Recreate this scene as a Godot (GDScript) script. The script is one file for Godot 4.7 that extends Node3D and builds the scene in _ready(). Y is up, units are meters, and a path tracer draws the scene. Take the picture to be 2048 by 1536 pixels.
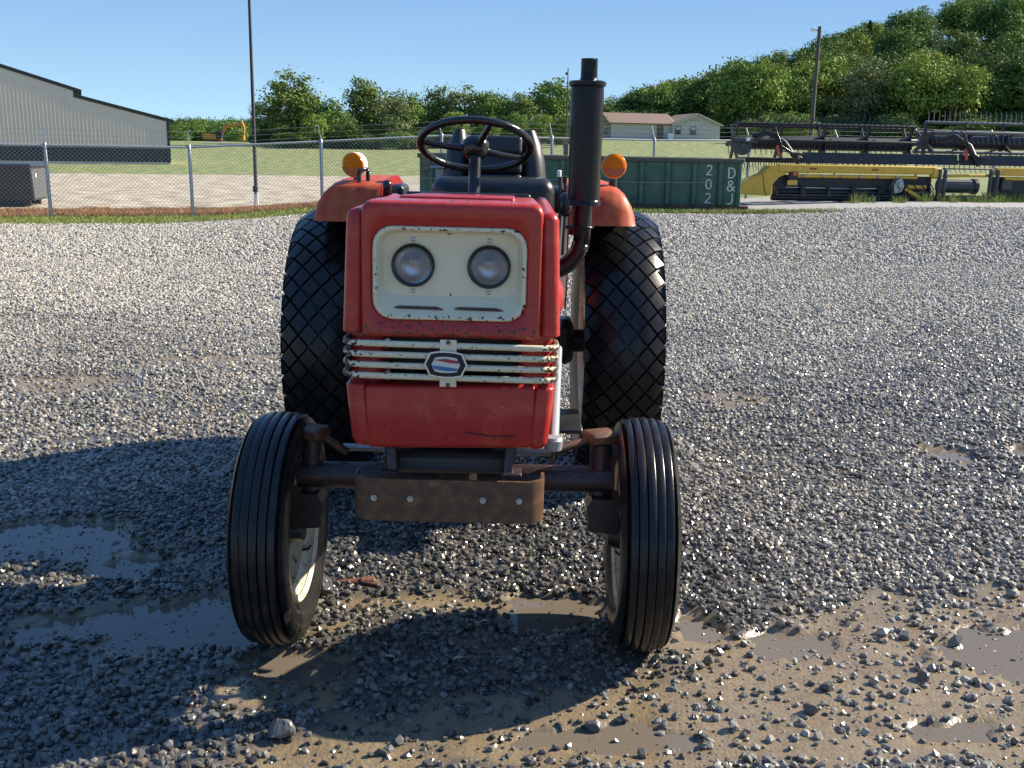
extends Node3D
# Camera stands at x = 0, z = 0; depth from it is -z. Units are metres.

const CAM_H := 1.38
const PITCH := 12.8
const ROLL := 1.0
const TRACTOR_AT := Vector3(-0.153, 0.0, -2.76)
const TO_SUN := Vector3(1.46, 1.0, -0.56)

var rng := RandomNumberGenerator.new()
var n_low := FastNoiseLite.new()
var n_mid := FastNoiseLite.new()
var n_fine := FastNoiseLite.new()
var mats := {}
var used_names := {}


func _ready() -> void:
	rng.seed = 20240611
	setup_noise(n_low, 11, 0.12)
	setup_noise(n_mid, 12, 1.3)
	setup_noise(n_fine, 13, 6.0)
	setup_camera_and_light()
	make_materials()
	build_ground()
	build_gravel()
	build_grass()
	build_background()
	build_fence()
	build_metal_building()
	build_house()
	build_container()
	build_bin()
	build_header()
	build_poles()
	build_excavator()
	build_tractor()
	build_small_things()


func setup_noise(n: FastNoiseLite, s: int, f: float) -> void:
	n.seed = s
	n.noise_type = FastNoiseLite.TYPE_SIMPLEX_SMOOTH
	n.frequency = f
	n.fractal_octaves = 3


func setup_camera_and_light() -> void:
	var cam := Camera3D.new()
	cam.name = "camera"
	cam.fov = rad_to_deg(2.0 * atan(768.0 / 2060.0))
	cam.near = 0.05
	cam.far = 3000.0
	cam.transform = Transform3D(Basis(Vector3.RIGHT, deg_to_rad(-PITCH)) * Basis(Vector3.BACK, deg_to_rad(ROLL)), Vector3(0, CAM_H, 0))
	add_child(cam)
	cam.current = true
	var we := WorldEnvironment.new()
	we.name = "environment"
	var env := Environment.new()
	env.background_mode = Environment.BG_SKY
	var sm := ProceduralSkyMaterial.new()
	sm.sky_top_color = Color(0.335, 0.505, 0.735)
	sm.sky_horizon_color = Color(0.66, 0.805, 0.875)
	sm.sky_curve = 0.075
	sm.sky_energy_multiplier = 0.83
	sm.ground_bottom_color = Color(0.25, 0.24, 0.22)
	sm.ground_horizon_color = Color(0.60, 0.68, 0.70)
	sm.ground_curve = 0.05
	sm.sun_angle_max = 0.0
	var sky := Sky.new()
	sky.sky_material = sm
	env.sky = sky
	env.tonemap_mode = Environment.TONE_MAPPER_LINEAR
	env.tonemap_exposure = 2.28
	env.sdfgi_enabled = true
	env.ssao_enabled = true
	env.ssil_enabled = true
	we.environment = env
	add_child(we)
	var sun := DirectionalLight3D.new()
	sun.name = "sun"
	sun.light_energy = 1.6
	sun.light_color = Color(1.0, 0.955, 0.875)
	sun.light_angular_distance = 0.5
	sun.shadow_enabled = true
	sun.look_at_from_position(TO_SUN, Vector3.ZERO, Vector3.UP)
	add_child(sun)


# ---------------------------------------------------------------- helpers

class B:
	# collects triangles; each vertex carries a smoothing group, a colour and a uv
	var v := PackedVector3Array()
	var g := PackedInt32Array()
	var c := PackedColorArray()
	var u := PackedVector2Array()
	var col := Color(1, 1, 1)
	var grp := 1

	func add(p: Vector3, s: int, uv := Vector2.ZERO) -> void:
		v.append(p)
		g.append(s)
		c.append(col)
		u.append(uv)

	func tri(a: Vector3, b: Vector3, d: Vector3, s := -1) -> void:
		add(a, s)
		add(b, s)
		add(d, s)

	func quad(a: Vector3, b: Vector3, d: Vector3, e: Vector3, s := -1) -> void:
		tri(a, b, d, s)
		tri(a, d, e, s)

	# turns the triangles from index `from` on so that the body they close faces outwards
	func outward(from: int) -> void:
		var m := Vector3.ZERO
		var n := v.size()
		if n <= from:
			return
		for i in range(from, n):
			m += v[i]
		m /= float(n - from)
		var vol := 0.0
		for i in range(from, n, 3):
			vol += (v[i] - m).dot((v[i + 1] - m).cross(v[i + 2] - m))
		if vol > 0.0:
			for i in range(from, n, 3):
				var t := v[i + 1]
				v[i + 1] = v[i + 2]
				v[i + 2] = t
				var w := u[i + 1]
				u[i + 1] = u[i + 2]
				u[i + 2] = w
				var k := g[i + 1]
				g[i + 1] = g[i + 2]
				g[i + 2] = k

	func map(from: int, f: Callable) -> void:
		for i in range(from, v.size()):
			v[i] = f.call(v[i])

	func move(from: int, t: Transform3D) -> void:
		for i in range(from, v.size()):
			v[i] = t * v[i]
		if t.basis.determinant() < 0.0:
			outward(from)

	func box(at: Vector3, size: Vector3, basis := Basis.IDENTITY) -> void:
		var from := v.size()
		var h := size * 0.5
		var p: Array[Vector3] = []
		for i in 8:
			p.append(at + basis * Vector3(h.x if i & 1 else -h.x, h.y if i & 2 else -h.y, h.z if i & 4 else -h.z))
		quad(p[0], p[1], p[3], p[2])
		quad(p[4], p[6], p[7], p[5])
		quad(p[0], p[2], p[6], p[4])
		quad(p[1], p[5], p[7], p[3])
		quad(p[2], p[3], p[7], p[6])
		quad(p[0], p[4], p[5], p[1])
		outward(from)

	# a box with chamfered edges
	func cbox(at: Vector3, size: Vector3, ch: float, basis := Basis.IDENTITY) -> void:
		rbox(at, size, ch, 1, basis)

	# a box with rounded edges: rounded rectangles lofted along z
	func rbox(at: Vector3, size: Vector3, r: float, k := 3, basis := Basis.IDENTITY) -> void:
		var from := v.size()
		var h := size * 0.5
		r = minf(r, minf(h.x, minf(h.y, h.z)) * 0.98)
		var rings := []
		for i in k + 1:
			var a := PI * 0.5 * float(i) / k
			var off := r * (1.0 - sin(a))
			rings.append(rring(h.x - off, h.y - off, maxf(r - off, 0.0005), h.z - r + r * cos(a), k + 1))
		var back := []
		for i in range(k, -1, -1):
			var a := PI * 0.5 * float(i) / k
			var off := r * (1.0 - sin(a))
			back.append(rring(h.x - off, h.y - off, maxf(r - off, 0.0005), -(h.z - r + r * cos(a)), k + 1))
		rings.append_array(back)
		loft(rings, true, true)
		for i in range(from, v.size()):
			v[i] = at + basis * v[i]
		outward(from)

	func rring(hx: float, hy: float, r: float, z: float, k := 4, cx := 0.0, cy := 0.0) -> PackedVector3Array:
		var out := PackedVector3Array()
		r = minf(r, minf(hx, hy))
		for q in 4:
			var sx := 1.0 if q == 0 or q == 3 else -1.0
			var sy := 1.0 if q < 2 else -1.0
			for i in k + 1:
				var a := PI * 0.5 * (q + float(i) / k)
				out.append(Vector3(cx + sx * (hx - r) + r * cos(a), cy + sy * (hy - r) + r * sin(a), z))
		return out

	# like rring, with its own radius for the upper and the lower corners
	func rring2(hx: float, y0: float, y1: float, rt: float, rb: float, z: float, k := 4, cx := 0.0) -> PackedVector3Array:
		var out := PackedVector3Array()
		for q in 4:
			var sx := 1.0 if q == 0 or q == 3 else -1.0
			var r := rt if q < 2 else rb
			var cy := y1 - r if q < 2 else y0 + r
			for i in k + 1:
				var a := PI * 0.5 * (q + float(i) / k)
				out.append(Vector3(cx + sx * (hx - r) + r * cos(a), cy + r * sin(a), z))
		return out

	# upright body: rounded plan, its own rounding at the top and the bottom edge
	func vbox(at: Vector3, size: Vector3, r: float, r_top: float, r_bot: float, k := 4) -> void:
		var from := v.size()
		var h := size * 0.5
		var rings := []
		for e in 2:
			var re := r_bot if e == 0 else r_top
			for i in k + 1:
				var a := PI * 0.5 * (float(i) / k if e == 0 else 1.0 - float(i) / k)
				var off := re * (1.0 - sin(a))
				var y := (-h.y + re - re * cos(a)) if e == 0 else (h.y - re + re * cos(a))
				var flat := rring(h.x - off, h.z - off, maxf(r - off, 0.001), 0.0, k + 1)
				var ring := PackedVector3Array()
				for p in flat:
					ring.append(at + Vector3(p.x, y, p.y))
				rings.append(ring)
		loft(rings, true, true)
		outward(from)

	func loft(rings: Array, cap0 := false, cap1 := false, closed := true, smooth := true, uvs := false) -> void:
		var from := v.size()
		grp += 1
		var n: int = rings[0].size()
		for i in rings.size() - 1:
			var a: PackedVector3Array = rings[i]
			var b: PackedVector3Array = rings[i + 1]
			for j in (n if closed else n - 1):
				var k := (j + 1) % n
				quad(a[j], a[k], b[k], b[j], grp if smooth else -1)
		for e in 2:
			if not (cap0 if e == 0 else cap1):
				continue
			var r: PackedVector3Array = rings[0] if e == 0 else rings[rings.size() - 1]
			var m := Vector3.ZERO
			for p in r:
				m += p
			m /= float(n)
			for j in n:
				if e == 0:
					tri(m, r[(j + 1) % n], r[j])
				else:
					tri(m, r[j], r[(j + 1) % n])
		outward(from)

	# profile: points (along axis, radius); turned about the axis that starts at `at`
	func lathe(profile: Array, at: Vector3, axis: Vector3, n := 24, sharp := 35.0) -> void:
		var from := v.size()
		axis = axis.normalized()
		var ux := axis.cross(Vector3.UP if absf(axis.y) < 0.9 else Vector3.RIGHT).normalized()
		var uy := axis.cross(ux)
		grp += 1
		var last := Vector2.ZERO
		for i in profile.size() - 1:
			var p: Vector2 = profile[i]
			var q: Vector2 = profile[i + 1]
			var d := (q - p).normalized()
			if i > 0 and absf(rad_to_deg(last.angle_to(d))) > sharp:
				grp += 1
			last = d
			for j in n:
				var a0 := TAU * j / n
				var a1 := TAU * (j + 1) / n
				var d0 := ux * cos(a0) + uy * sin(a0)
				var d1 := ux * cos(a1) + uy * sin(a1)
				if j == n - 1:
					d1 = ux
				var p0 := at + axis * p.x + d0 * p.y
				var p1 := at + axis * p.x + d1 * p.y
				var q0 := at + axis * q.x + d0 * q.y
				var q1 := at + axis * q.x + d1 * q.y
				if p.y > 1e-6:
					tri(p0, p1, q1, grp)
				if q.y > 1e-6:
					tri(p0, q1, q0, grp)
		outward(from)

	func cyl(a: Vector3, b: Vector3, r0: float, r1 := -1.0, n := 12) -> void:
		var l := (b - a).length()
		if r1 < 0.0:
			r1 = r0
		lathe([Vector2(0, 0), Vector2(0, r0), Vector2(l, r1), Vector2(l, 0)], a, b - a, n)

	func ball(at: Vector3, r: float, n := 12, squash := Vector3.ONE) -> void:
		var from := v.size()
		var pr := []
		for i in n / 2 + 1:
			var a := PI * i / (n / 2)
			pr.append(Vector2(-cos(a) * r, sin(a) * r))
		lathe(pr, Vector3.ZERO, Vector3.UP, n, 80.0)
		for i in range(from, v.size()):
			v[i] = at + v[i] * squash

	func tube(path: Array, r: float, n := 8, caps := true, radii := []) -> void:
		var rings := []
		var up := Vector3.UP
		var last := Vector3.ZERO
		for i in path.size():
			var p: Vector3 = path[i]
			var d: Vector3 = (path[mini(i + 1, path.size() - 1)] - path[maxi(i - 1, 0)]).normalized()
			if i == 0:
				up = d.cross(Vector3.RIGHT if absf(d.x) < 0.8 else Vector3.UP).normalized()
			else:
				up = (up - d * up.dot(d)).normalized()
			var side := d.cross(up)
			var rr: float = radii[i] if radii.size() > i else r
			var ring := PackedVector3Array()
			for j in n:
				var a := TAU * j / n
				ring.append(p + (up * cos(a) + side * sin(a)) * rr)
			rings.append(ring)
			last = d
		loft(rings, caps, caps)

	# a flat polygon (x, y) given thickness along z, then placed
	func prism(poly: PackedVector2Array, z0: float, z1: float, t := Transform3D.IDENTITY) -> void:
		var from := v.size()
		var idx := Geometry2D.triangulate_polygon(poly)
		for i in range(0, idx.size(), 3):
			var a := poly[idx[i]]
			var b := poly[idx[i + 1]]
			var d := poly[idx[i + 2]]
			if (b - a).cross(d - a) > 0.0:
				var s := b
				b = d
				d = s
			tri(Vector3(a.x, a.y, z1), Vector3(b.x, b.y, z1), Vector3(d.x, d.y, z1))
			tri(Vector3(a.x, a.y, z0), Vector3(d.x, d.y, z0), Vector3(b.x, b.y, z0))
		var ccw := not Geometry2D.is_polygon_clockwise(poly)
		for i in poly.size():
			var a := poly[i]
			var b := poly[(i + 1) % poly.size()]
			if ccw:
				quad(Vector3(a.x, a.y, z0), Vector3(a.x, a.y, z1), Vector3(b.x, b.y, z1), Vector3(b.x, b.y, z0))
			else:
				quad(Vector3(b.x, b.y, z0), Vector3(b.x, b.y, z1), Vector3(a.x, a.y, z1), Vector3(a.x, a.y, z0))
		for i in range(from, v.size()):
			v[i] = t * v[i]
		outward(from)

	func mesh() -> ArrayMesh:
		var st := SurfaceTool.new()
		st.begin(Mesh.PRIMITIVE_TRIANGLES)
		for i in v.size():
			st.set_smooth_group(g[i])
			st.set_color(c[i])
			st.set_uv(u[i])
			st.add_vertex(v[i])
		st.generate_normals()
		return st.commit()


func numbered(called: String) -> String:
	if not used_names.has(called):
		used_names[called] = 0
		return called
	used_names[called] += 1
	return "%s_%03d" % [called, used_names[called]]


func tag(o: Node, label: String, category: String, group := "") -> void:
	o.set_meta("label", label)
	o.set_meta("category", category)
	if group != "":
		o.set_meta("group", group)


func thing(called: String, label: String, category: String, at := Vector3.ZERO, turn := 0.0, group := "") -> Node3D:
	var o := Node3D.new()
	o.name = numbered(called)
	add_child(o)
	o.position = at
	o.rotation.y = turn
	tag(o, label, category, group)
	return o


func part(parent: Node, called: String, b: B, m: Material, label := "") -> MeshInstance3D:
	return mpart(parent, called, b.mesh(), m, label)


func mpart(parent: Node, called: String, me: Mesh, m: Material, label := "") -> MeshInstance3D:
	var o := MeshInstance3D.new()
	o.name = numbered(called) if parent == self else called
	o.mesh = me
	o.material_override = m
	parent.add_child(o, true)
	if label != "":
		o.set_meta("label", label)
	return o


func structure(called: String, me: Mesh, m: Material) -> MeshInstance3D:
	var o := mpart(self, called, me, m)
	o.set_meta("kind", "structure")
	return o


func sstep(a: float, b: float, x: float) -> float:
	var t := clampf((x - a) / (b - a), 0.0, 1.0)
	return t * t * (3.0 - 2.0 * t)


func lin(r: float, g: float, b: float) -> Color:
	return Color(r, g, b).linear_to_srgb()


# an image whose colour follows noise through a list of [threshold, Color] stops (linear colours)
func ramp_image(size: int, freq: float, s: int, stops: Array, octaves := 4, kind := FastNoiseLite.TYPE_SIMPLEX_SMOOTH) -> Image:
	var n := FastNoiseLite.new()
	n.seed = s
	n.noise_type = kind
	n.frequency = freq
	n.fractal_octaves = octaves
	var src := n.get_seamless_image(size, size).get_data()
	var lut := PackedByteArray()
	lut.resize(768)
	for i in 256:
		var x := i / 255.0
		var col: Color = stops[0][1]
		for k in stops.size() - 1:
			if x >= stops[k][0]:
				var t: float = clampf((x - stops[k][0]) / maxf(stops[k + 1][0] - stops[k][0], 1e-5), 0.0, 1.0)
				col = (stops[k][1] as Color).lerp(stops[k + 1][1], t)
		col = col.linear_to_srgb()
		lut[i * 3] = int(clampf(col.r, 0, 1) * 255.0)
		lut[i * 3 + 1] = int(clampf(col.g, 0, 1) * 255.0)
		lut[i * 3 + 2] = int(clampf(col.b, 0, 1) * 255.0)
	var out := PackedByteArray()
	out.resize(size * size * 3)
	for i in src.size():
		var k := src[i] * 3
		out[i * 3] = lut[k]
		out[i * 3 + 1] = lut[k + 1]
		out[i * 3 + 2] = lut[k + 2]
	return Image.create_from_data(size, size, false, Image.FORMAT_RGB8, out)


# lays pixels of colour `col` over `im` where noise exceeds a threshold
func speckle(im: Image, freq: float, s: int, over: float, col: Color, octaves := 3) -> void:
	var n := FastNoiseLite.new()
	n.seed = s
	n.frequency = freq
	n.fractal_octaves = octaves
	var size := im.get_width()
	var src := n.get_seamless_image(size, size).get_data()
	var sc := col.linear_to_srgb()
	var lim := int(over * 255.0)
	for i in src.size():
		if src[i] > lim:
			var a := clampf((src[i] - lim) / 12.0, 0.0, 1.0)
			var x := i % size
			@warning_ignore("integer_division")
			var y := i / size
			im.set_pixel(x, y, im.get_pixel(x, y).lerp(sc, a))


func gray_image(size: int, freq: float, s: int, octaves := 4, kind := FastNoiseLite.TYPE_SIMPLEX_SMOOTH) -> Image:
	return ramp_image(size, freq, s, [[0.0, Color(0, 0, 0)], [1.0, Color(1, 1, 1)]], octaves, kind)


func plain(col: Color, rough := 0.6, metal := 0.0) -> StandardMaterial3D:
	var m := StandardMaterial3D.new()
	m.albedo_color = col.linear_to_srgb()
	m.roughness = rough
	m.metallic = metal
	return m


func textured(im: Image, tile: float, rough := 0.6, metal := 0.0, world := false) -> StandardMaterial3D:
	var m := StandardMaterial3D.new()
	m.albedo_texture = ImageTexture.create_from_image(im)
	m.roughness = rough
	m.metallic = metal
	m.uv1_triplanar = true
	m.uv1_world_triplanar = world
	m.uv1_scale = Vector3.ONE / tile
	return m


func bumped(m: StandardMaterial3D, im: Image, depth: float) -> StandardMaterial3D:
	m.heightmap_enabled = true
	m.heightmap_texture = ImageTexture.create_from_image(im)
	m.heightmap_scale = depth
	return m


func make_materials() -> void:
	var grain := gray_image(512, 0.05, 31, 4)
	# weathered red paint: faded patches, small chips to primer and rust
	var red := ramp_image(512, 0.008, 1, [[0.0, Color(0.34, 0.016, 0.016)], [0.5, Color(0.38, 0.021, 0.018)], [0.75, Color(0.40, 0.038, 0.023)], [1.0, Color(0.37, 0.062, 0.033)]])
	speckle(red, 0.05, 2, 0.77, Color(0.045, 0.02, 0.016), 4)
	speckle(red, 0.13, 3, 0.80, Color(0.08, 0.035, 0.025), 2)
	speckle(red, 0.09, 4, 0.88, Color(0.60, 0.30, 0.27), 2)
	mats.red = textured(red, 0.42, 0.30)
	mats.red.clearcoat_enabled = true
	mats.red.clearcoat = 0.15
	mats.red.metallic_specular = 0.4
	mats.red.clearcoat_roughness = 0.18
	var faded := ramp_image(512, 0.012, 5, [[0.0, Color(0.34, 0.034, 0.018)], [0.5, Color(0.44, 0.072, 0.028)], [0.8, Color(0.47, 0.115, 0.040)], [1.0, Color(0.38, 0.09, 0.036)]])
	speckle(faded, 0.16, 6, 0.70, Color(0.20, 0.06, 0.03), 2)
	speckle(faded, 0.05, 7, 0.82, Color(0.06, 0.03, 0.02), 3)
	mats.faded = textured(faded, 0.35, 0.55)
	mats.faded.clearcoat_enabled = true
	mats.faded.clearcoat = 0.06
	mats.faded.metallic_specular = 0.3
	mats.faded.clearcoat_roughness = 0.25
	var cream := ramp_image(256, 0.02, 8, [[0.0, Color(0.62, 0.54, 0.36)], [1.0, Color(0.69, 0.62, 0.44)]])
	mats.cream_plain = textured(cream, 0.4, 0.42)
	var rim := ramp_image(512, 0.01, 9, [[0.0, Color(0.58, 0.52, 0.34)], [0.6, Color(0.68, 0.62, 0.44)], [1.0, Color(0.60, 0.52, 0.36)]])
	speckle(rim, 0.03, 10, 0.70, Color(0.22, 0.12, 0.06), 4)
	mats.rim = textured(rim, 0.5, 0.5)
	mats.tyre = bumped(textured(ramp_image(256, 0.03, 12, [[0.0, Color(0.008, 0.008, 0.008)], [0.6, Color(0.014, 0.014, 0.014)], [1.0, Color(0.030, 0.028, 0.026)]]), 0.5, 0.28), grain, 0.05)
	mats.tyre.metallic_specular = 0.38
	mats.tyre.uv1_scale = Vector3.ONE * 3.0
	mats.black = bumped(textured(ramp_image(256, 0.03, 14, [[0.0, Color(0.010, 0.010, 0.011)], [1.0, Color(0.024, 0.023, 0.022)]]), 0.25, 0.34), grain, 0.03)
	mats.gloss_black = plain(Color(0.012, 0.012, 0.013), 0.22)
	mats.vinyl = bumped(plain_tri(Color(0.018, 0.018, 0.020), 0.42, 0.12), grain, 0.06)
	var soot := ramp_image(512, 0.02, 15, [[0.0, Color(0.006, 0.006, 0.006)], [0.7, Color(0.010, 0.0095, 0.009)], [1.0, Color(0.022, 0.016, 0.013)]])
	speckle(soot, 0.06, 16, 0.84, Color(0.05, 0.045, 0.04), 4)
	mats.exhaust = bumped(textured(soot, 0.3, 0.24), gray_image(512, 0.06, 17, 4), 0.08)
	mats.exhaust.metallic_specular = 0.36
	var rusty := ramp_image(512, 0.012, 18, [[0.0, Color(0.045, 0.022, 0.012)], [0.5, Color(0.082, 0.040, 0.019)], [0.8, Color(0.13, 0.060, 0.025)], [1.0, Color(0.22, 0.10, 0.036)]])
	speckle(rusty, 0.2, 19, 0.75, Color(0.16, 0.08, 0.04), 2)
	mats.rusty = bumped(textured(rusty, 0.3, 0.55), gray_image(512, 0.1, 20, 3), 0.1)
	var axle := ramp_image(512, 0.02, 21, [[0.0, Color(0.018, 0.013, 0.013)], [0.6, Color(0.030, 0.018, 0.018)], [1.0, Color(0.07, 0.035, 0.03)]])
	speckle(axle, 0.05, 22, 0.70, Color(0.12, 0.08, 0.075), 4)
	mats.axle = textured(axle, 0.3, 0.42)
	mats.steel = plain(Color(0.42, 0.42, 0.42), 0.38, 0.9)
	mats.chrome = plain(Color(0.75, 0.75, 0.74), 0.2, 1.0)
	mats.zinc = textured(ramp_image(256, 0.03, 23, [[0.0, Color(0.26, 0.28, 0.28)], [1.0, Color(0.40, 0.42, 0.42)]]), 0.6, 0.45, 0.55)
	mats.rod_grey = plain(Color(0.33, 0.35, 0.36), 0.4, 0.3)
	mats.white = plain(Color(0.78, 0.78, 0.76), 0.5)
	mats.core = plain(Color(0.09, 0.088, 0.085), 0.7)
	mats.amber = plain(Color(0.78, 0.20, 0.003), 0.2)
	mats.amber.metallic_specular = 0.3
	mats.amber.backlight_enabled = true
	mats.amber.backlight = Color(0.6, 0.28, 0.02)
	mats.amber_dark = plain(Color(0.42, 0.07, 0.01), 0.2)
	var glass := plain(Color(0.90, 0.92, 0.92), 0.03)
	glass.transparency = BaseMaterial3D.TRANSPARENCY_ALPHA
	glass.albedo_color.a = 0.10
	mats.lens = glass
	mats.pane = plain(Color(0.02, 0.024, 0.028), 0.05)
	mats.grass = plain(Color(1, 1, 1), 0.6)
	mats.grass.vertex_color_use_as_albedo = true
	mats.grass.backlight_enabled = true
	mats.grass.backlight = Color(0.35, 0.35, 0.35)
	mats.leaf = plain(Color(1, 1, 1), 0.75)
	mats.leaf.metallic_specular = 0.22
	mats.leaf.vertex_color_use_as_albedo = true
	mats.leaf.backlight_enabled = true
	mats.leaf.backlight = Color(0.42, 0.42, 0.42)
	mats.bark = textured(ramp_image(256, 0.03, 24, [[0.0, Color(0.06, 0.045, 0.035)], [1.0, Color(0.16, 0.13, 0.10)]]), 1.0, 0.9)
	# ground
	var soil := ramp_image(512, 0.03, 25, [[0.0, Color(0.62, 0.60, 0.58)], [0.5, Color(0.9, 0.88, 0.86)], [1.0, Color(1.0, 0.98, 0.95)]])
	mats.soil = bumped(textured(soil, 0.5, 0.34, 0.0, true), gray_image(512, 0.07, 26, 4), 0.25)
	mats.soil.vertex_color_use_as_albedo = true
	var far := ramp_image(1024, 0.07, 27, [[0.0, Color(0.07, 0.07, 0.068)], [0.42, Color(0.22, 0.215, 0.20)], [0.6, Color(0.34, 0.33, 0.31)], [1.0, Color(0.52, 0.50, 0.47)]], 3)
	mats.far_gravel = bumped(textured(far, 3.2, 0.8, 0.0, true), gray_image(512, 0.2, 28, 2), 1.2)
	var lot := ramp_image(1024, 0.014, 29, [[0.0, Color(0.14, 0.105, 0.070)], [0.38, Color(0.31, 0.255, 0.18)], [0.6, Color(0.41, 0.35, 0.255)], [1.0, Color(0.60, 0.54, 0.42)]], 7)
	mats.lot = textured(lot, 11.0, 0.9, 0.0, true)
	var field := ramp_image(1024, 0.02, 30, [[0.0, Color(0.055, 0.085, 0.020)], [0.35, Color(0.115, 0.155, 0.036)], [0.6, Color(0.20, 0.215, 0.066)], [0.8, Color(0.29, 0.275, 0.11)], [1.0, Color(0.40, 0.34, 0.17)]], 6)
	mats.field = textured(field, 22.0, 0.9, 0.0, true)
	var brown := ramp_image(512, 0.03, 32, [[0.0, Color(0.10, 0.05, 0.025)], [0.5, Color(0.24, 0.12, 0.05)], [0.75, Color(0.34, 0.19, 0.08)], [1.0, Color(0.28, 0.22, 0.13)]], 5)
	mats.dead_grass = textured(brown, 2.0, 0.95, 0.0, true)
	mats.water = plain(Color(0.135, 0.112, 0.085), 0.04)
	mats.water.metallic_specular = 0.36
	var mottle := ramp_image(256, 0.05, 33, [[0.0, Color(0.6, 0.59, 0.57)], [0.4, Color(0.97, 0.97, 0.97)], [1.0, Color(1, 1, 1)]], 4)
	mats.stone_wet = textured(mottle, 2.2, 0.27)
	mats.stone_wet.vertex_color_use_as_albedo = true
	mats.stone_dry = textured(mottle, 2.2, 0.7)
	mats.stone_dry.vertex_color_use_as_albedo = true


func plain_tri(col: Color, rough: float, tile: float) -> StandardMaterial3D:
	var m := plain(col, rough)
	m.uv1_triplanar = true
	m.uv1_scale = Vector3.ONE / tile
	return m


# ---------------------------------------------------------------- ground

const POOLS := [[-1.66, 3.42, 0.32, 0.19], [-1.26, 3.22, 0.13, 0.12], [-0.96, 2.82, 0.30, 0.14], [-1.30, 2.78, 0.15, 0.07], [0.14, 2.93, 0.14, 0.12], [0.84, 2.77, 0.10, 0.06], [1.42, 2.74, 0.16, 0.12], [0.26, 2.24, 0.18, 0.05], [0.57, 2.84, 0.06, 0.07], [-0.58, 2.57, 0.11, 0.08], [1.05, 2.30, 0.10, 0.04], [2.1, 4.72, 0.10, 0.12], [2.5, 4.75, 0.09, 0.1]]
const MUD := [[0.98, 2.50, 0.60, 0.36], [0.24, 2.27, 0.52, 0.15], [-0.56, 2.44, 0.14, 0.11], [1.45, 2.72, 0.42, 0.32], [-0.37, 2.12, 0.22, 0.08], [1.31, 5.76, 0.20, 0.22], [-1.95, 6.64, 0.36, 0.16], [-2.6, 5.9, 0.3, 0.18], [-0.30, 2.98, 0.22, 0.05]]


func ground_y(x: float, z: float) -> float:
	var d := -z
	var h := sstep(8.0, 19.0, d) * (0.33 * sstep(-6.5, -1.2, x) + 0.14 * sstep(3.5, 9.0, x))
	h += sstep(55.0, 150.0, d) * (1.9 + 0.9 * sstep(-20.0, 18.0, x))
	h += 24.0 * sstep(10.0, 105.0, x - (d - 220.0) * 0.10) * sstep(140.0, 245.0, d)
	h += 3.5 * sstep(330.0, 480.0, d) * (1.0 - sstep(0.0, 60.0, x)) - 0.5 * sstep(150.0, 190.0, d) * (1.0 - sstep(-45.0, -30.0, x))
	return h


func ellipses(list: Array, x: float, d: float) -> float:
	var s := 0.0
	for e in list:
		var dx: float = (x - e[0]) / e[2]
		var dd: float = (d - e[1]) / e[3]
		var q := dx * dx + dd * dd
		if q < 6.0:
			s = maxf(s, exp(-q * 0.7))
	return s


func pool_at(x: float, d: float) -> float:
	var s := ellipses(POOLS, x, d)
	return 0.0 if s <= 0.0 else clampf(s + 0.36 * n_mid.get_noise_2d(x * 2.6, d * 2.6) + 0.40 * n_fine.get_noise_2d(x * 1.5, d * 1.5), 0.0, 1.0)


func mud_at(x: float, d: float) -> float:
	var s := ellipses(MUD, x, d)
	return 0.0 if s <= 0.0 else sstep(0.22, 0.55, s + 0.42 * n_mid.get_noise_2d(x * 2.2 + 9.0, d * 2.2))


func micro_y(x: float, d: float) -> float:
	var edge := sstep(4.6, 4.0, absf(x)) * sstep(7.6, 6.8, d)
	var p := pool_at(x, d)
	var h := 0.006 + 0.010 * n_mid.get_noise_2d(x * 0.9, d * 0.9) + 0.004 * n_fine.get_noise_2d(x * 0.8, d * 0.8)
	h -= 0.034 * sstep(0.30, 0.62, p)
	h -= 0.010 * mud_at(x, d)
	return h * edge


func grid(nx: int, nz: int, at: Callable, colour = null) -> ArrayMesh:
	var vs := PackedVector3Array()
	var cs := PackedColorArray()
	var us := PackedVector2Array()
	for j in nz + 1:
		for i in nx + 1:
			var p: Vector3 = at.call(float(i) / nx, float(j) / nz)
			vs.append(p)
			us.append(Vector2(p.x, p.z))
			cs.append(colour.call(p) if colour != null else Color.WHITE)
	var ids := PackedInt32Array()
	var ns := PackedVector3Array()
	ns.resize(vs.size())
	for j in nz:
		for i in nx:
			var a := j * (nx + 1) + i
			var b := a + 1
			var c := a + nx + 1
			var e := c + 1
			for t in [[a, b, e], [a, e, c]]:
				var n: Vector3 = -(vs[t[1]] - vs[t[0]]).cross(vs[t[2]] - vs[t[0]])
				if n.y < 0.0:
					ids.append_array(PackedInt32Array([t[0], t[2], t[1]]))
					n = -n
				else:
					ids.append_array(PackedInt32Array(t))
				for k in 3:
					ns[t[k]] += n
	for i in ns.size():
		ns[i] = ns[i].normalized()
	var arr := []
	arr.resize(Mesh.ARRAY_MAX)
	arr[Mesh.ARRAY_VERTEX] = vs
	arr[Mesh.ARRAY_NORMAL] = ns
	arr[Mesh.ARRAY_COLOR] = cs
	arr[Mesh.ARRAY_TEX_UV] = us
	arr[Mesh.ARRAY_INDEX] = ids
	var m := ArrayMesh.new()
	m.add_surface_from_arrays(Mesh.PRIMITIVE_TRIANGLES, arr)
	return m


func fence_depth(x: float) -> float:
	return 19.24 + (x + 8.58) * 0.397


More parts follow.
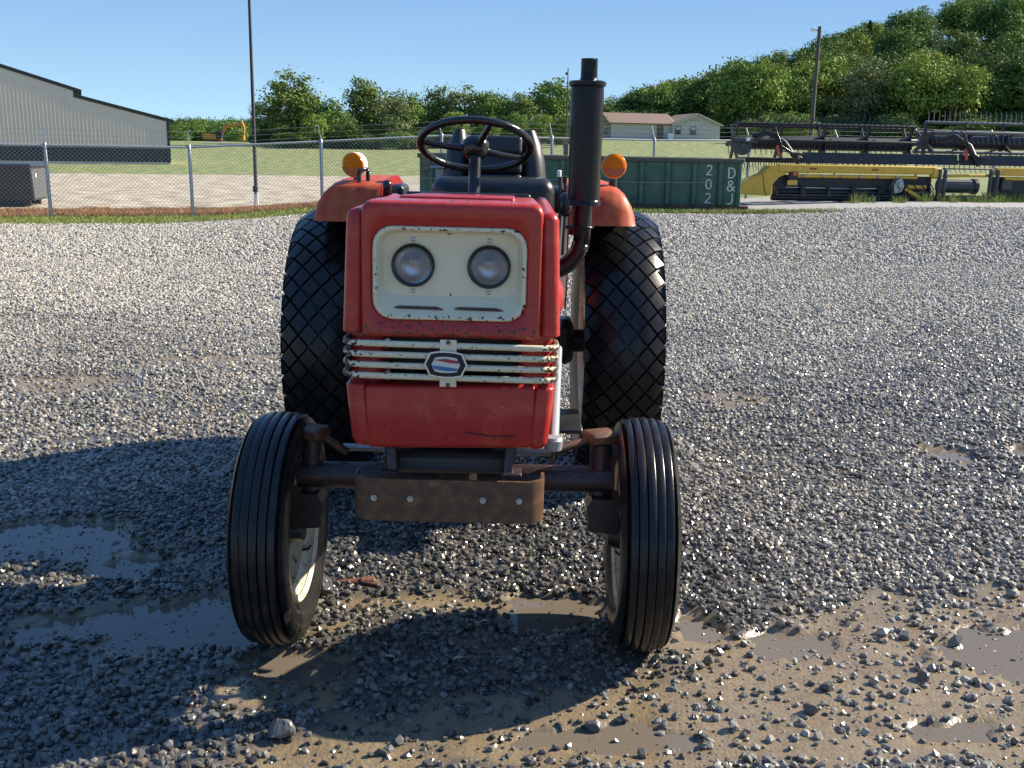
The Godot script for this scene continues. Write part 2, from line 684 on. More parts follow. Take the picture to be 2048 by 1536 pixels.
func yard_edge(x: float) -> float:
	# far edge of the gravel yard (depth)
	var left := 17.7 + (x + 9.0) * 0.26 + 0.12 * n_mid.get_noise_1d(x * 0.5)
	var right := 20.6 + 4.5 * sstep(4.0, 5.6, x)
	return lerpf(left, right, sstep(-1.0, 0.5, x))


func soil_colour(p: Vector3) -> Color:
	var d := -p.z
	var m := mud_at(p.x, d)
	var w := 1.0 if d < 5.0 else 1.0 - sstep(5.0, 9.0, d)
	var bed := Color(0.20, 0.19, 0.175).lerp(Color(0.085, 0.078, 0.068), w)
	var t := 0.5 + 0.5 * n_fine.get_noise_2d(p.x * 0.7, d * 0.7)
	var mud := Color(0.17, 0.128, 0.076).lerp(Color(0.25, 0.198, 0.125), t)
	var pl := sstep(0.15, 0.4, pool_at(p.x, d))
	return bed.lerp(mud, clampf(maxf(m, pl * 0.9), 0.0, 1.0))


func build_ground() -> void:
	# one sheet to the horizon
	var base := grid(150, 150, func(a: float, b: float) -> Vector3:
		var s := (a * 2.0 - 1.0)
		var x := signf(s) * (absf(s) * 60.0 + pow(absf(s), 4.0) * 1200.0)
		var d := -20.0 + b * 190.0 + pow(b, 5.0) * 1500.0
		return Vector3(x, ground_y(x, -d) - 0.07 - (0.06 if d < 16.0 else 0.0), -d))
	structure("ground", base, mats.field)
	var near := grid(320, 260, func(a: float, b: float) -> Vector3:
		var x := -4.8 + a * 9.6
		var d := 0.6 + b * 7.4
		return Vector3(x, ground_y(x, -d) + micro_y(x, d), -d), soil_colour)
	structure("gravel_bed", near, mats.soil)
	var yard := grid(120, 90, func(a: float, b: float) -> Vector3:
		var x := -45.0 + a * 90.0
		var d := lerpf(-8.0, yard_edge(x), b)
		var inside := sstep(4.7, 4.3, absf(x)) * sstep(0.7, 1.1, d) * sstep(7.9, 7.5, d)
		return Vector3(x, ground_y(x, -d) - 0.012 - 0.05 * inside, -d))
	structure("gravel_yard", yard, mats.far_gravel)
	var lot := grid(60, 40, func(a: float, b: float) -> Vector3:
		var x := lerpf(-60.0, 2.5, a)
		var d := lerpf(fence_depth(x) + 1.4 + 0.3 * n_mid.get_noise_1d(x * 0.3), 49.0 + 0.25 * (x + 18.0) + 0.8 * n_low.get_noise_1d(x), b)
		if x < -34.0:
			d = lerpf(fence_depth(-34.0) + 0.9, 45.0, b)
		return Vector3(x, ground_y(x, -d) - 0.02, -d))
	structure("gravel_lot", lot, mats.lot)
	var strip := grid(60, 6, func(a: float, b: float) -> Vector3:
		var x := lerpf(-16.0, 1.0, a)
		var d := fence_depth(x) + lerpf(-0.15, 2.5 + 0.7 * n_mid.get_noise_1d(x * 0.5), b)
		return Vector3(x, ground_y(x, -d) - 0.005 + 0.06 * sin(PI * b), -d))
	structure("bare_earth_strip", strip, mats.dead_grass)
	# standing water: level sheets that the hollows of the ground cut to shape
	# (each sheet covers its own ground: x from, x to, depth from, depth to)
	for s in [[-2.7, -0.72, 2.25, 4.2], [-0.72, 0.36, 1.9, 3.3], [0.36, 2.4, 1.9, 3.3], [1.8, 2.9, 4.4, 5.1]]:
		var sheet := grid(2, 2, func(a: float, b: float) -> Vector3:
			return Vector3(lerpf(s[0], s[1], a), -0.0135, -lerpf(s[2], s[3], b)))
		structure("puddle", sheet, mats.water)


func stone_mesh(s: int) -> ArrayMesh:
	var r := RandomNumberGenerator.new()
	r.seed = s
	var t := (1.0 + sqrt(5.0)) / 2.0
	var p: Array[Vector3] = []
	for a in [[-1, t, 0], [1, t, 0], [-1, -t, 0], [1, -t, 0], [0, -1, t], [0, 1, t], [0, -1, -t], [0, 1, -t], [t, 0, -1], [t, 0, 1], [-t, 0, -1], [-t, 0, 1]]:
		var q := Vector3(a[0], a[1], a[2]).normalized()
		p.append(q * r.randf_range(0.68, 1.18) * Vector3(r.randf_range(0.9, 1.25), r.randf_range(0.55, 0.8), 1.0))
	# a few flat breaks
	for k in 4:
		var n := Vector3(r.randfn(), r.randfn(), r.randfn()).normalized()
		for i in 12:
			var over := p[i].dot(n) - 0.62
			if over > 0.0:
				p[i] -= n * over
	var b := B.new()
	for f in [[0, 11, 5], [0, 5, 1], [0, 1, 7], [0, 7, 10], [0, 10, 11], [1, 5, 9], [5, 11, 4], [11, 10, 2], [10, 7, 6], [7, 1, 8], [3, 9, 4], [3, 4, 2], [3, 2, 6], [3, 6, 8], [3, 8, 9], [4, 9, 5], [2, 4, 11], [6, 2, 10], [8, 6, 7], [9, 8, 1]]:
		b.tri(p[f[0]], p[f[1]], p[f[2]])
	b.outward(0)
	return b.mesh()


# a single stone seen close: finer faces, broken planes and an uneven skin
func rock_mesh(s: int) -> ArrayMesh:
	var r := RandomNumberGenerator.new()
	r.seed = s
	var n := FastNoiseLite.new()
	n.seed = s
	n.frequency = 0.9
	var sp := SphereMesh.new()
	sp.radial_segments = 20
	sp.rings = 11
	sp.radius = 1.0
	sp.height = 2.0
	var arr := sp.get_mesh_arrays()
	var vs: PackedVector3Array = arr[Mesh.ARRAY_VERTEX]
	var ids: PackedInt32Array = arr[Mesh.ARRAY_INDEX]
	var shape := Vector3(r.randf_range(0.9, 1.2), r.randf_range(0.6, 0.85), r.randf_range(0.8, 1.05))
	var cuts := []
	for k in 11:
		cuts.append([Vector3(r.randfn(), r.randfn(), r.randfn()).normalized(), r.randf_range(0.55, 0.82)])
	for i in vs.size():
		var p := vs[i] * 1.05
		for c in cuts:
			var over: float = p.dot(c[0]) - c[1]
			if over > 0.0:
				p -= c[0] * over
		p *= 1.0 + 0.07 * n.get_noise_3dv(vs[i] * 2.0) + 0.035 * n.get_noise_3dv(vs[i] * 7.0)
		vs[i] = p * shape
	var b := B.new()
	for i in range(0, ids.size(), 3):
		b.tri(vs[ids[i]], vs[ids[i + 1]], vs[ids[i + 2]])
	b.outward(0)
	return b.mesh()


func scatter(called: String, label: String, me: Mesh, m: Material, buf: PackedFloat32Array) -> void:
	@warning_ignore("integer_division")
	var n := buf.size() / 16
	if n == 0:
		return
	var mm := MultiMesh.new()
	mm.transform_format = MultiMesh.TRANSFORM_3D
	mm.use_colors = true
	mm.mesh = me
	mm.instance_count = n
	mm.buffer = buf
	var o := MultiMeshInstance3D.new()
	o.name = numbered(called)
	o.multimesh = mm
	o.material_override = m
	add_child(o)
	o.set_meta("kind", "stuff")
	tag(o, label, "grass" if called.contains("grass") or called.contains("weed") else "gravel")


func push(buf: PackedFloat32Array, b: Basis, p: Vector3, c: Color) -> void:
	buf.append_array(PackedFloat32Array([b.x.x, b.y.x, b.z.x, p.x, b.x.y, b.y.y, b.z.y, p.y, b.x.z, b.y.z, b.z.z, p.z, c.r, c.g, c.b, 1.0]))


func stone_colour(wet: float) -> Color:  # wet: damp tone plus tractor shade put into the stone colour
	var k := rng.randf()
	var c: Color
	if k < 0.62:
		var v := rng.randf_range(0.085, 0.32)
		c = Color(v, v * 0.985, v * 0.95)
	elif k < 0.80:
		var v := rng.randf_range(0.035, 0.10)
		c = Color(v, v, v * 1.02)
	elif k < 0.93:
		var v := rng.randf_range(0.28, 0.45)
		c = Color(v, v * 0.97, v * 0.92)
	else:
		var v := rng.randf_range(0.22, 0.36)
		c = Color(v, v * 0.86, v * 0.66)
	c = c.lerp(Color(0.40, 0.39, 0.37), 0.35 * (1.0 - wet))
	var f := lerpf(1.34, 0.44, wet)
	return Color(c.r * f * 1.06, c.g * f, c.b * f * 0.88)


func build_gravel() -> void:
	var shapes: Array[ArrayMesh] = []
	for i in 6:
		shapes.append(stone_mesh(100 + i))
	var wet_shade_buf: Array[PackedFloat32Array] = []
	var dry_buf: Array[PackedFloat32Array] = []
	for i in 6:
		wet_shade_buf.append(PackedFloat32Array())
		dry_buf.append(PackedFloat32Array())
	# bands of depth: from, to, stones per square metre, radius range
	for band in [[1.75, 4.2, 4000.0, 0.0075, 0.018], [4.2, 8.0, 2500.0, 0.0095, 0.019], [8.0, 12.5, 1350.0, 0.013, 0.022], [12.5, 19.8, 640.0, 0.018, 0.030]]:
		var area: float = 0.535 * (band[1] * band[1] - band[0] * band[0]) + 3.2 * (band[1] - band[0])
		for i in int(area * band[2]):
			# depth so that the density is even over the widening view
			var d := sqrt(rng.randf_range(band[0] * band[0], band[1] * band[1]))
			var x := rng.randf_range(-1.0, 1.0) * (0.535 * d + 1.6)
			if d > yard_edge(x) + 0.25 * (rng.randf() - 0.3):
				continue
			var r := lerpf(band[3], band[4], pow(rng.randf(), 1.7))
			var y := ground_y(x, -d)
			if d < 8.0:
				var mu := mud_at(x, d)
				var po := sstep(0.25, 0.5, pool_at(x, d))
				var chance := (1.0 - 0.80 * mu) * (1.0 - 0.86 * po)
				if rng.randf() > chance:
					# mud still holds small grit and a few bigger stones
					if rng.randf() > 0.34:
						continue
					r *= rng.randf_range(0.16, 0.6) if rng.randf() < 0.92 else 1.2
				y += micro_y(x, d)
				if po > 0.4:
					# stones in a pool show only where they break the surface
					r *= rng.randf_range(0.45, 0.8)
					y = maxf(y, -0.0135 - r * rng.randf_range(0.1, 0.75))
			if rng.randf() < 0.006 and d < 8.0:
				r *= 1.7
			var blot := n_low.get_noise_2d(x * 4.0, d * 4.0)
			var wet := maxf(1.0 - sstep(1.0, 2.1, Vector2((x + 0.7) / 1.1, (d - 2.9) / 1.0).length() + 0.5 * blot), 0.55 * (1.0 - sstep(4.6, 10.5, d + 2.5 * blot)))  # real damp plus painted shade: darkest where the tractor's shadow falls left
			var b := Basis(Vector3.UP, rng.randf() * TAU) * Basis(Vector3.RIGHT, rng.randfn() * 0.45) * Basis(Vector3.BACK, rng.randfn() * 0.45)
			b = b.scaled(Vector3.ONE * r)
			var p := Vector3(x, y + r * rng.randf_range(-0.25, 0.5), -d)
			var s := rng.randi() % 6
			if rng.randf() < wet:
				push(wet_shade_buf[s], b, p, stone_colour(wet))
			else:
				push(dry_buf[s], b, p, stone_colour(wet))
	for i in 6:
		scatter("wet_shade_gravel", "dark wet crushed stone gravel with shade painted in around the tractor", shapes[i], mats.stone_wet, wet_shade_buf[i])
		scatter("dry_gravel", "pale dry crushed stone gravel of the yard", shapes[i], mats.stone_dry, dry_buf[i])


func tuft_mesh(s: int, blades: int, h: float, spread: float, w: float) -> ArrayMesh:
	var r := RandomNumberGenerator.new()
	r.seed = s
	var b := B.new()
	for i in blades:
		var a := r.randf() * TAU
		var at := Vector3(cos(a), 0, sin(a)) * spread * sqrt(r.randf())
		var lean := Vector3(cos(a + r.randfn()), 0, sin(a + r.randfn())) * h * r.randf_range(0.1, 0.7)
		var hh := h * r.randf_range(0.5, 1.15)
		var side := Vector3(-sin(a * 3.0), 0, cos(a * 3.0)) * w
		var mid := at + lean * 0.35 + Vector3(0, hh * 0.6, 0)
		var v := r.randf_range(0.75, 1.2)
		b.col = Color(v * r.randf_range(0.85, 1.25), v, v * 0.8)
		b.tri(at - side, at + side, mid + side * 0.7)
		b.tri(at - side, mid + side * 0.7, mid - side * 0.7)
		b.tri(mid - side * 0.7, mid + side * 0.7, at + lean + Vector3(0, hh, 0))
	return b.mesh()


func build_grass() -> void:
	var tufts: Array[ArrayMesh] = []
	for i in 4:
		tufts.append(tuft_mesh(300 + i, 16, 0.10, 0.10, 0.005))
	var long_tufts: Array[ArrayMesh] = []
	for i in 3:
		long_tufts.append(tuft_mesh(320 + i, 14, 0.26, 0.12, 0.006))
	var buf: Array[PackedFloat32Array] = [PackedFloat32Array(), PackedFloat32Array(), PackedFloat32Array(), PackedFloat32Array()]
	var dead: Array[PackedFloat32Array] = [PackedFloat32Array(), PackedFloat32Array(), PackedFloat32Array(), PackedFloat32Array()]
	var tall: Array[PackedFloat32Array] = [PackedFloat32Array(), PackedFloat32Array(), PackedFloat32Array()]
	# green verge along the fence and in front of the steel container
	for i in 14000:
		var x := rng.randf_range(-11.5, 6.2)
		var d: float
		if x < -0.5:
			d = rng.randf_range(yard_edge(x) - 0.15, fence_depth(x) + 0.1)
		else:
			d = 18.35 + rng.randf() * rng.randf() * 1.1 + 0.10 * (x - 2.0)
			if x > 4.4 and rng.randf() < sstep(4.2, 6.2, x):
				continue
		if n_mid.get_noise_2d(x * 1.2, d * 1.2) < -0.35 and x < -0.5:
			continue
		var k := rng.randf_range(0.7, 1.2)
		var c := Color(0.16 * k, 0.23 * k, 0.035 * k).lerp(Color(0.36, 0.34, 0.11), rng.randf() * 0.6)
		push(buf[i % 4], Basis(Vector3.UP, rng.randf() * TAU).scaled(Vector3.ONE * rng.randf_range(0.5, 1.05)), Vector3(x, ground_y(x, -d) - 0.03, -d), c)
	# dry brown grass behind the fence
	for i in 13000:
		var x := rng.randf_range(-13.0, 0.5)
		var d := fence_depth(x) + 0.1 + rng.randf() * (2.2 + 0.7 * n_mid.get_noise_1d(x * 0.5))
		var k := rng.randf_range(0.7, 1.25)
		push(dead[i % 4], Basis(Vector3.UP, rng.randf() * TAU).scaled(Vector3.ONE * rng.randf_range(0.5, 1.2)), Vector3(x, ground_y(x, -d) - 0.01, -d), Color(0.33 * k, 0.17 * k, 0.065 * k))
	# tall grass around the harvesting header
	for i in 700:
		var x := rng.randf_range(7.0, 12.5)
		var d := 21.4 + (x - 4.8) * 0.33 + rng.randf_range(-0.9, 0.5)
		if n_mid.get_noise_2d(x * 1.1, d * 0.8) < 0.12 - 0.3 * sstep(8.9, 9.8, x):
			continue
		var k := rng.randf_range(0.8, 1.2)
		push(tall[i % 3], Basis(Vector3.UP, rng.randf() * TAU).scaled(Vector3.ONE * rng.randf_range(0.25, 1.15) * rng.randf_range(0.6, 1.0)), Vector3(x, ground_y(x, -d) - 0.02, -d), Color(0.24 * k, 0.30 * k, 0.06 * k))
	for i in 4:
		scatter("verge_grass", "short green grass verge between the gravel yard and the fence", tufts[i], mats.grass, buf[i])
		scatter("dead_grass", "dry brown grass strip behind the chain link fence", tufts[i], mats.grass, dead[i])
	for i in 3:
		scatter("tall_grass", "tall pale green grass growing against the harvesting header", long_tufts[i], mats.grass, tall[i])


# ---------------------------------------------------------------- trees

func crown_mesh(s: int, size: Vector3, clumps: int, per: int, leaf: float, colour: Color, ragged: float) -> ArrayMesh:
	# leaf-sized faces in clumps spread through the crown's volume; origin at the foot of the crown
	var r := RandomNumberGenerator.new()
	r.seed = s
	var lump := FastNoiseLite.new()
	lump.seed = s
	lump.frequency = 1.1
	var vs := PackedVector3Array()
	var ns := PackedVector3Array()
	var cs := PackedColorArray()
	var us := PackedVector2Array()
	for k in clumps:
		var dir := Vector3(r.randfn(), r.randfn() * 0.9 + 0.25, r.randfn()).normalized()
		var out := (1.0 + ragged * lump.get_noise_3dv(dir * 1.7)) * pow(r.randf_range(0.12, 1.0), 0.45)
		var centre := Vector3(0, size.y * 0.5, 0) + dir * out * size * 0.5
		centre.y = maxf(centre.y, size.y * 0.04)
		var cr := r.randf_range(0.09, 0.19) * (size.x + size.y) * 0.5
		var young := Color(colour.r * 1.4, colour.g * 1.25, colour.b * 1.05)
		for i in per:
			var o := Vector3(r.randfn(), r.randfn() * 0.62, r.randfn()) * cr * 0.55
			var p := centre + o
			var n := (Vector3(r.randfn(), r.randfn(), r.randfn()) * 0.75 + dir * 0.6 + Vector3(0, 0.5, 0)).normalized()
			var a := n.cross(Vector3(r.randfn(), r.randfn(), r.randfn())).normalized() * leaf * r.randf_range(0.55, 1.2)
			var b := n.cross(a).normalized() * a.length() * 0.62
			# each leaf is somewhere between the tree's old and young leaf colour, wherever it hangs
			var c := colour.lerp(young, r.randf())
			for q in [p - a, p + b, p + a, p - a, p + a, p - b]:
				vs.append(q)
				ns.append(n)
				cs.append(c)
				us.append(Vector2.ZERO)
	var arr := []
	arr.resize(Mesh.ARRAY_MAX)
	arr[Mesh.ARRAY_VERTEX] = vs
	arr[Mesh.ARRAY_NORMAL] = ns
	arr[Mesh.ARRAY_COLOR] = cs
	arr[Mesh.ARRAY_TEX_UV] = us
	var m := ArrayMesh.new()
	m.add_surface_from_arrays(Mesh.PRIMITIVE_TRIANGLES, arr)
	return m


func trunk_mesh(s: int, height: float, r0: float, limbs: int, spread: float) -> ArrayMesh:
	var r := RandomNumberGenerator.new()
	r.seed = s
	var b := B.new()
	var lean := Vector3(r.randf_range(-0.06, 0.06), 1, r.randf_range(-0.06, 0.06)) * height
	b.tube([Vector3(0, -0.6, 0), lean * 0.25, lean * 0.55 + Vector3(r.randfn() * 0.1, 0, 0), lean * 0.9], r0, 8, true, [r0 * 1.25, r0, r0 * 0.75, r0 * 0.25])
	for i in limbs:
		var a := r.randf() * TAU
		var h := r.randf_range(0.22, 0.75)
		var st := lean * h
		var en := st + Vector3(cos(a) * spread, height * r.randf_range(0.12, 0.32), sin(a) * spread) * r.randf_range(0.6, 1.0)
		b.tube([st, st.lerp(en, 0.5) + Vector3(0, -0.05 * spread, 0), en], r0 * 0.3, 5, true, [r0 * 0.45, r0 * 0.28, r0 * 0.08])
	return b.mesh()


func build_background() -> void:
	# kinds of tree: label words, crown size at height 10, leaf colour, trunk
	var green := Color(0.082, 0.125, 0.028)
	var kinds := [
		["broad green tree with a rounded crown", 7.4, 7.6, Color(0.112, 0.188, 0.046), 0.35, 120],
		["dark green dense tree with a wide crown", 7.8, 7.8, Color(0.070, 0.128, 0.037), 0.3, 125],
		["pale yellow green tree with a loose crown", 6.6, 7.4, Color(0.180, 0.250, 0.058), 0.5, 100],
		["tall olive green tree with a ragged crown", 6.0, 8.2, Color(0.130, 0.182, 0.055), 0.6, 105],
		["dark narrow cedar tree with a pointed top", 5.2, 9.0, Color(0.060, 0.105, 0.045), 0.25, 90],
		["sparse grey green tree with thin foliage", 7.0, 7.8, Color(0.140, 0.176, 0.080), 0.75, 60],
	]
	var crowns := []
	var trunks := []
	for i in kinds.size():
		var k: Array = kinds[i]
		crowns.append([])
		trunks.append([])
		for v in 3:
			var cm := crown_mesh(500 + i * 10 + v, Vector3(k[1], k[2], k[1]), k[5], 40, 0.24, k[3], k[4])
			if i == 4:
				cm = cedar_mesh(560 + v, k[1], k[2], k[3])
			crowns[i].append(cm)
			trunks[i].append(trunk_mesh(700 + i * 10 + v, 9.0, 0.22, 7, k[1] * 0.36))
	# trees one can tell apart along the far edge of the field: kind, x in the photograph, depth, height
	var row := [
		[1, 545, 128, 5.1], [3, 597, 120, 7.9], [1, 622, 126, 6.2], [0, 668, 118, 5.2], [2, 640, 112, 3.5], [3, 738, 122, 7.6], [5, 792, 116, 5.7], [0, 818, 122, 6.2],
		[1, 775, 128, 5.3], [2, 705, 114, 3.3], [3, 888, 126, 6.6], [0, 855, 128, 5.1], [5, 930, 124, 6.6], [0, 968, 124, 6.2], [2, 915, 116, 4.0], [1, 1000, 128, 5.7], [3, 1042, 124, 5.6],
		[0, 1100, 128, 7.0], [2, 1080, 108, 3.4], [0, 1124, 108, 3.1], [1, 1150, 132, 6.4], [2, 985, 110, 3.1], [0, 1030, 112, 3.3],
	]
	for t in row:
		var d: float = t[2]
		var x: float = (t[1] - 1024.0 - 8.0) / 2060.0 * d
		plant_tree(kinds, crowns, trunks, t[0], Vector3(x, 0, -d), t[3], " at the far edge of the mown field", "trees along the far edge of the field")
	# the wooded hillside behind the house
	for i in 175:
		var d := rng.randf_range(158.0, 250.0)
		var x := rng.randf_range(18.0, 60.0 + (d - 150.0) * 0.85 + 22.0)
		if i < 26:
			d = rng.randf_range(150.0, 166.0)
			x = 12.0 + i * 3.2
		var y := ground_y(x, -d)
		if x / d > 0.56:
			continue
		var kind: int = [0, 0, 1, 2, 3, 1, 0, 3, 2, 4, 5, 0][rng.randi() % 12]
		if kind == 4 and rng.randf() < 0.5:
			kind = 1
		# crowns keep below the skyline of the hill
		var sky := 0.046 + 0.20 * clampf((x / d - 0.06) / 0.45, 0.0, 1.0) * 0.66
		var h := minf(rng.randf_range(8.0, 12.5), (sky * d + CAM_H - y) * rng.randf_range(0.82, 0.95))
		if h < 3.5:
			continue
		plant_tree(kinds, crowns, trunks, kind, Vector3(x, y, -d), h, " on the wooded hillside behind the house", "trees on the wooded hillside")
	# young bushes by the house and behind the header
	for t in [[1468, 120, 2.6], [1500, 118, 3.0], [1545, 118, 3.4], [1575, 116, 3.2]]:
		var d: float = t[1]
		var x: float = (t[0] - 1024.0 + 8.0) / 2060.0 * d
		var o := thing("bush", "bright green young bush standing between the house and the harvesting header", "bush", Vector3(x, ground_y(x, -d), -d), rng.randf() * TAU, "bushes by the house")
		var cr := mpart(o, "crown", crowns[2][0], mats.leaf)
		cr.scale = Vector3(0.42, t[2] / 7.4, 0.42)
		var tk := mpart(o, "trunk", trunks[2][0], mats.bark)
		tk.scale = Vector3(0.3, t[2] / 12.0, 0.3)
	# undergrowth below the tree row and a far wooded ridge, each one mass
	var low: Array[PackedFloat32Array] = [PackedFloat32Array(), PackedFloat32Array()]
	for i in 110:
		var d := rng.randf_range(112.0, 134.0)
		var x := rng.randf_range(-29.5, 6.5) * d / 120.0
		var h := rng.randf_range(0.13, 0.30)
		var k := rng.randf_range(0.6, 1.2)
		push(low[i % 2], Basis(Vector3.UP, rng.randf() * TAU).scaled(Vector3(h * 1.5, h, h * 1.5)), Vector3(x, ground_y(x, -d) - 0.3, -d), Color(k, k, k))
	for i in 130:
		var d := rng.randf_range(146.0, 160.0)
		var x := rng.randf_range(8.0, 100.0)
		var h := rng.randf_range(0.25, 0.55)
		var k := rng.randf_range(0.6, 1.1)
		push(low[i % 2], Basis(Vector3.UP, rng.randf() * TAU).scaled(Vector3(h * 1.5, h, h * 1.5)), Vector3(x, ground_y(x, -d) - 0.3, -d), Color(k, k, k))
	var far: Array[PackedFloat32Array] = [PackedFloat32Array(), PackedFloat32Array()]
	for i in 420:
		var d := rng.randf_range(360.0, 520.0)
		var x := rng.randf_range(-0.42, 0.06) * d
		var h := rng.randf_range(0.7, 1.25)
		var k := rng.randf_range(0.8, 1.2)
		push(far[i % 2], Basis(Vector3.UP, rng.randf() * TAU).scaled(Vector3(h * 1.25, h, h * 1.25)), Vector3(x, ground_y(x, -d) - 1.5, -d), Color(k, k, k))
	for i in 2:
		scatter_mass("undergrowth", "low tangled undergrowth at the foot of the trees", "undergrowth", crowns[i][1], low[i])
		scatter_mass("distant_wood", "far wooded ridge on the horizon beyond the field", "wood", crowns[i][2], far[i])


func scatter_mass(called: String, label: String, category: String, me: Mesh, buf: PackedFloat32Array) -> void:
	scatter(called, label, me, mats.leaf, buf)
	get_child(get_child_count() - 1).set_meta("category", category)


func cedar_mesh(s: int, w: float, h: float, colour: Color) -> ArrayMesh:
	var r := RandomNumberGenerator.new()
	r.seed = s
	var b := B.new()
	for i in 2600:
		var t := pow(r.randf(), 1.4)
		var a := r.randf() * TAU
		var rad := w * 0.5 * (1.0 - t) * pow(r.randf(), 0.4) * (1.0 + 0.3 * sin(a * 5.0 + t * 30.0))
		var p := Vector3(cos(a) * rad, h * t, sin(a) * rad)
		var k := r.randf_range(0.6, 1.4)
		b.col = Color(colour.r * k, colour.g * k, colour.b * k)
		var d := Vector3(cos(a), r.randf_range(-0.3, 0.5), sin(a)) * 0.3
		var e := Vector3(r.randfn(), r.randfn(), r.randfn()).normalized() * 0.16
		b.tri(p - e, p + e, p + d)
	return b.mesh()


func plant_tree(kinds: Array, crowns: Array, trunks: Array, kind: int, at: Vector3, h: float, where: String, group: String) -> void:
	var v := rng.randi() % 3
	at.y = ground_y(at.x, at.z) - 0.1
	var o := thing("cedar_tree" if kind == 4 else "tree", kinds[kind][0] + where, "tree", at, rng.randf() * TAU, group)
	var k := h / 10.0
	var wide := k * rng.randf_range(0.9, 1.2)
	var t := mpart(o, "trunk", trunks[kind][v], mats.bark)
	t.scale = Vector3(k, k, k)
	var c := mpart(o, "crown", crowns[kind][v], mats.leaf)
	c.scale = Vector3(wide, k * 1.08, wide)
	c.position.y = (10.0 - kinds[kind][2]) * k * 0.75


# ---------------------------------------------------------------- fence

func build_fence() -> void:
	var o := thing("chain_link_fence", "galvanised chain link fence with barbed wire arms around the yard", "fence", Vector3.ZERO)
	var step := 2.34
	var rail_h := 1.32
	var post := B.new()
	post.lathe([Vector2(-0.1, 0), Vector2(-0.1, 0.032), Vector2(rail_h + 0.03, 0.032), Vector2(rail_h + 0.05, 0.02), Vector2(rail_h + 0.05, 0)], Vector3.ZERO, Vector3.UP, 10)
	var arm := B.new()
	arm.box(Vector3(0, 0, 0), Vector3(0.012, 0.34, 0.04))
	var post_mesh := post.mesh()
	var arm_mesh := arm.mesh()
	var along := Vector3(1, 0, -0.397).normalized()
	var outward := Vector3(-along.z, 0, along.x)
	var feet: Array[Vector3] = []
	for i in range(-3, 13):
		var x := -8.58 + i * step
		var d := fence_depth(x)
		# the posts follow the lie of the ground
		feet.append(Vector3(x, ground_y(x, -d), -d))
	for i in feet.size():
		var p := mpart(o, "post", post_mesh, mats.zinc)
		p.position = feet[i]
		p.rotation.z = rng.randf_range(-0.008, 0.008)
		var a := mpart(o, "barb_arm", arm_mesh, mats.zinc)
		var dirn := (Vector3.UP * 0.85 - outward * 0.53).normalized()
		a.position = feet[i] + Vector3(0, rail_h + 0.02, 0) + dirn * 0.17
		a.transform.basis = Basis(along, dirn, along.cross(dirn)) * Basis(Vector3.BACK, rng.randf_range(-0.05, 0.05))
	for i in feet.size() - 1:
		var a := feet[i]
		var b := feet[i + 1]
		var rail := B.new()
		rail.cyl(a + Vector3(0, rail_h, 0), b + Vector3(0, rail_h, 0), 0.022, -1.0, 8)
		part(o, "top_rail", rail, mats.zinc)
		# woven wire: diagonal strands both ways, one strand a little in front of the other
		var net := B.new()
		var len := (b - a).length()
		var h := rail_h - 0.03
		var pitch := 0.078
		var n := int((len + h) / pitch) + 1
		for dirn in 2:
			for k in n:
				var s0 := k * pitch - h
				var s1 := s0 + h
				var y0 := 0.03
				var y1 := 0.03 + h
				if s0 < 0.0:
					y0 += -s0
					s0 = 0.0
				if s1 > len:
					y1 -= s1 - len
					s1 = len
				if s1 <= s0:
					continue
				if dirn == 1:
					s0 = len - s0
					s1 = len - s1
				var off := outward * (0.026 + 0.004 * dirn)
				var p := a.lerp(b, s0 / len) + Vector3(0, y0, 0) + off
				var q := a.lerp(b, s1 / len) + Vector3(0, y1, 0) + off
				wire(net, p, q, 0.0026)
		var nm := part(o, "wire_mesh", net, mats.zinc)
		nm.set_meta("kind", "stuff")
		for k in 3:
			var w := B.new()
			var up := 0.09 + 0.10 * k
			var lean := -outward * (0.055 + 0.062 * k)
			var sag := Vector3(0, -0.015, 0)
			var p := a + Vector3(0, rail_h + up, 0) + lean
			var q := b + Vector3(0, rail_h + up, 0) + lean
			w.tube([p, p.lerp(q, 0.5) + sag, q], 0.0022, 4, true)
			for j in 18:
				var m := p.lerp(q, (j + 0.5) / 18.0) + sag * sin(PI * (j + 0.5) / 18.0)
				wire(w, m - Vector3(0.0, 0.02, 0.01), m + Vector3(0.008, 0.02, 0.01), 0.0018)
			part(o, "barbed_wire", w, mats.zinc)


func wire(b: B, p: Vector3, q: Vector3, r: float) -> void:
	var d := (q - p).normalized()
	var s := d.cross(Vector3.BACK if absf(d.z) < 0.9 else Vector3.UP).normalized() * r
	var t := d.cross(s).normalized() * r
	var k := [s, -s * 0.5 + t * 0.87, -s * 0.5 - t * 0.87]
	for i in 3:
		b.quad(p + k[i], p + k[(i + 1) % 3], q + k[(i + 1) % 3], q + k[i])


# ---------------------------------------------------------------- buildings

